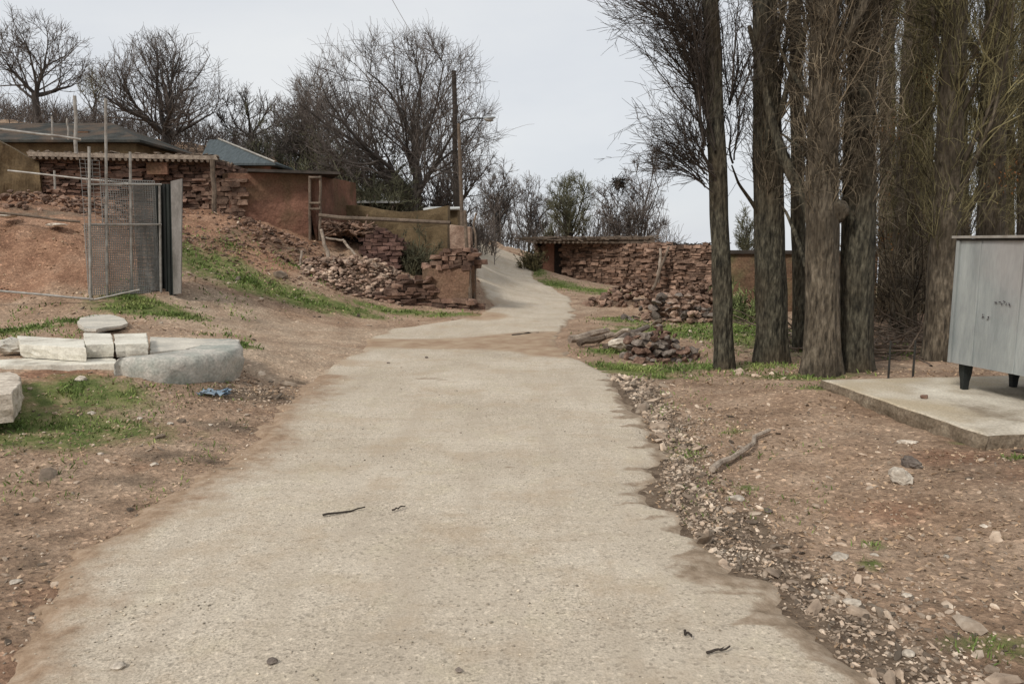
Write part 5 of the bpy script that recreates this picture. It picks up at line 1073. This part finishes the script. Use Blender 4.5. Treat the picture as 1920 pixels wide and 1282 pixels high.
M['brickpink'] = mat('brickpink', (.20,.118,.09), (.08,.045,.038), (.13,.075,.06), 3, tint=.4, fine=(30,.25), bump=.6, bscale=15, bdist=.03)
ruin()
for a, c, r, m, lb in [((622,500,18.2),(602,430,18.3),.05,'woodpale','pale pole leaning left in the mouth of the ruined yard'), ((610,446,18.3),(645,450,18.4),.03,'woodpale','short pale stick lying level behind the leaning pole'), ((645,452,18.4),(668,480,18.2),.035,'woodpale','short pale stick slanting down beside the dark doorway'), ((566,470,17.6),(562,500,17.4),.03,'woodpale','little orange brown stump stick left of the ruined yard')]:
    b = MB(); pole(b, W(*a), W(*c), r, r * .8, wob=.012); tag(obj('timber_pole', b, M[m]), lb, 'pole')
# front rubble wall and mud stub
A, B = W(600, 560, 16.7), W(805, 575, 17.3)
zA, zB = W(600, 520, 16.7)[2], W(800, 500, 17.3)[2]
t = thing('rubble_wall', 'long tumbled stone wall along the foot of the ruined yard', 'wall', ((A[0]+B[0])/2, 17, hg(A[0], A[1])))
b = MB(); rubble(b, A, B, .5, min(hg(*A[:2]), hg(*B[:2])) - .2, lambda u: W(700, 535, 17)[2] + .12 * math.sin(u * 11) - .25 * (1 - u) ** 2 + .35 * max(0, u - .7) / .3, .24, .09, .18, .04, 31); obj('wall', b, M['rubbledk'], t)
b = MB(); heap(b, (A[0]+B[0])/2 - .2, 17.6, 1.7, .9, .5, 800, .115, ang=.05); heap(b, A[0] + .5, 17.1, 1.0, .6, .25, 260, .10); obj('loose_stones', b, M['rubblepale'], t)
A, B = W(800, 575, 17.4), W(886, 575, 17.1); zb = zmin_(A, B) - .3; zt = W(840, 505, 17.2)[2]
t = thing('mud_wall', 'short red mud wall stub topped with stones at the road bend', 'wall', ((A[0]+B[0])/2, 17.2, zb + .3))
b = MB(); wallmesh(b, A, B, .5, zb, lambda u: zt + .03, 20, 12, .02, 8); wallmesh(b, B - [.1, 0, 0], B + [-.3, 3.2, 0], .35, zb, lambda u: zt + .1 + .2 * u, 20, 12, .03, 9); obj('wall', b, M['mud'], t)
b = MB(); rubble(b, A + [.05, 0, 0], B, .46, zt, lambda u: zt + .12 + .38 * math.sin(min(1, u * 1.4) * 1.57), .22, .085, .2, .03, 33); obj('stone_top', b, M['rubbledk'], t)
b = MB(); rubble(b, A + [0, -.08, 0], B + [0, -.08, 0], .5, zb, lambda u: zb + .52, .22, .09, .2, .03, 34); obj('stone_foot', b, M['rubbledk'], t)
A, B = W(846, 470, 17.6), W(884, 470, 17.5); b = MB(); wallmesh(b, A, B, .22, zt + .35, lambda u: W(860, 422, 17.5)[2] - .05 * u, 10, 10, .03, 6); tag(obj('upright_stone', b, M['rubblepale']), 'pale upright stone slab standing on the mud wall stub', 'stone')
for a, c, r, lb in [((883,575,16.9),(872,395,17.0),.045,'grey wooden post at the end of the mud wall stub by the road'), ((889,560,17.1),(893,400,17.6),.03,'thin crooked stake right beside the grey wooden post')]:
    b = MB(); pole(b, W(*a), W(*c), r, r * .8, wob=.02, m=8); tag(obj('wooden_post', b, M['wood']), lb, 'post')
# poles
b = MB(); P0 = W(858, 455, 24); P1 = W(851, 133, 24); pole(b, P0 - [0, 0, .6], P1, .10, .07, 8, wob=.01); tag(obj('utility_pole', b, M['wooddk']), 'tall dark wooden pole rising through the largest tree', 'pole')
t = thing('street_lamp', 'grey street lamp on a slim post leaning over the yard corner', 'street lamp', W(868, 455, 21) - [0, 0, .4])
b = MB(); pole(b, W(869, 460, 21) - [0, 0, .4], W(860, 232, 21), .06, .045, 8); obj('post', b, M['wood'], t)
b = MB(); P = np.array([W(860, 234, 21), W(872, 226, 20.9), W(890, 222, 20.7), W(905, 222, 20.6)]); tubes(b, P[None], np.full((1, 4), .022), 6); obj('arm', b, M['metaldk'], t)
b = MB(); v, f = rockshape(77, .42, .2, .10, 3, .02); b.add(v + W(917, 221, 20.6), t=f); obj('lamp_head', b, M['lamp'], t, True)
b = MB(); v, f = rockshape(78, .3, .14, .1, 3, .02); b.add(v + W(917, 225, 20.6), t=f); obj('lens', b, M['metalpale'], t, True)
P1 = W(851, 140, 24); P2 = np.array([-1.4, 5.2, 4.4]); b = MB(); u = np.linspace(0, 1, 24)[:, None]; P = P1 * (1-u) + P2 * u; P[:, 2] -= (.5 * 4 * u * (1-u))[:, 0]; tubes(b, P[None], np.full((1, 24), .0035), 4); tag(obj('overhead_cable', b, M['metalpale']), 'thin overhead cable running from the tall dark pole over the road', 'cable')
print('objects', len(scene.objects), 'verts', sum(len(m.vertices) for m in bpy.data.meshes))
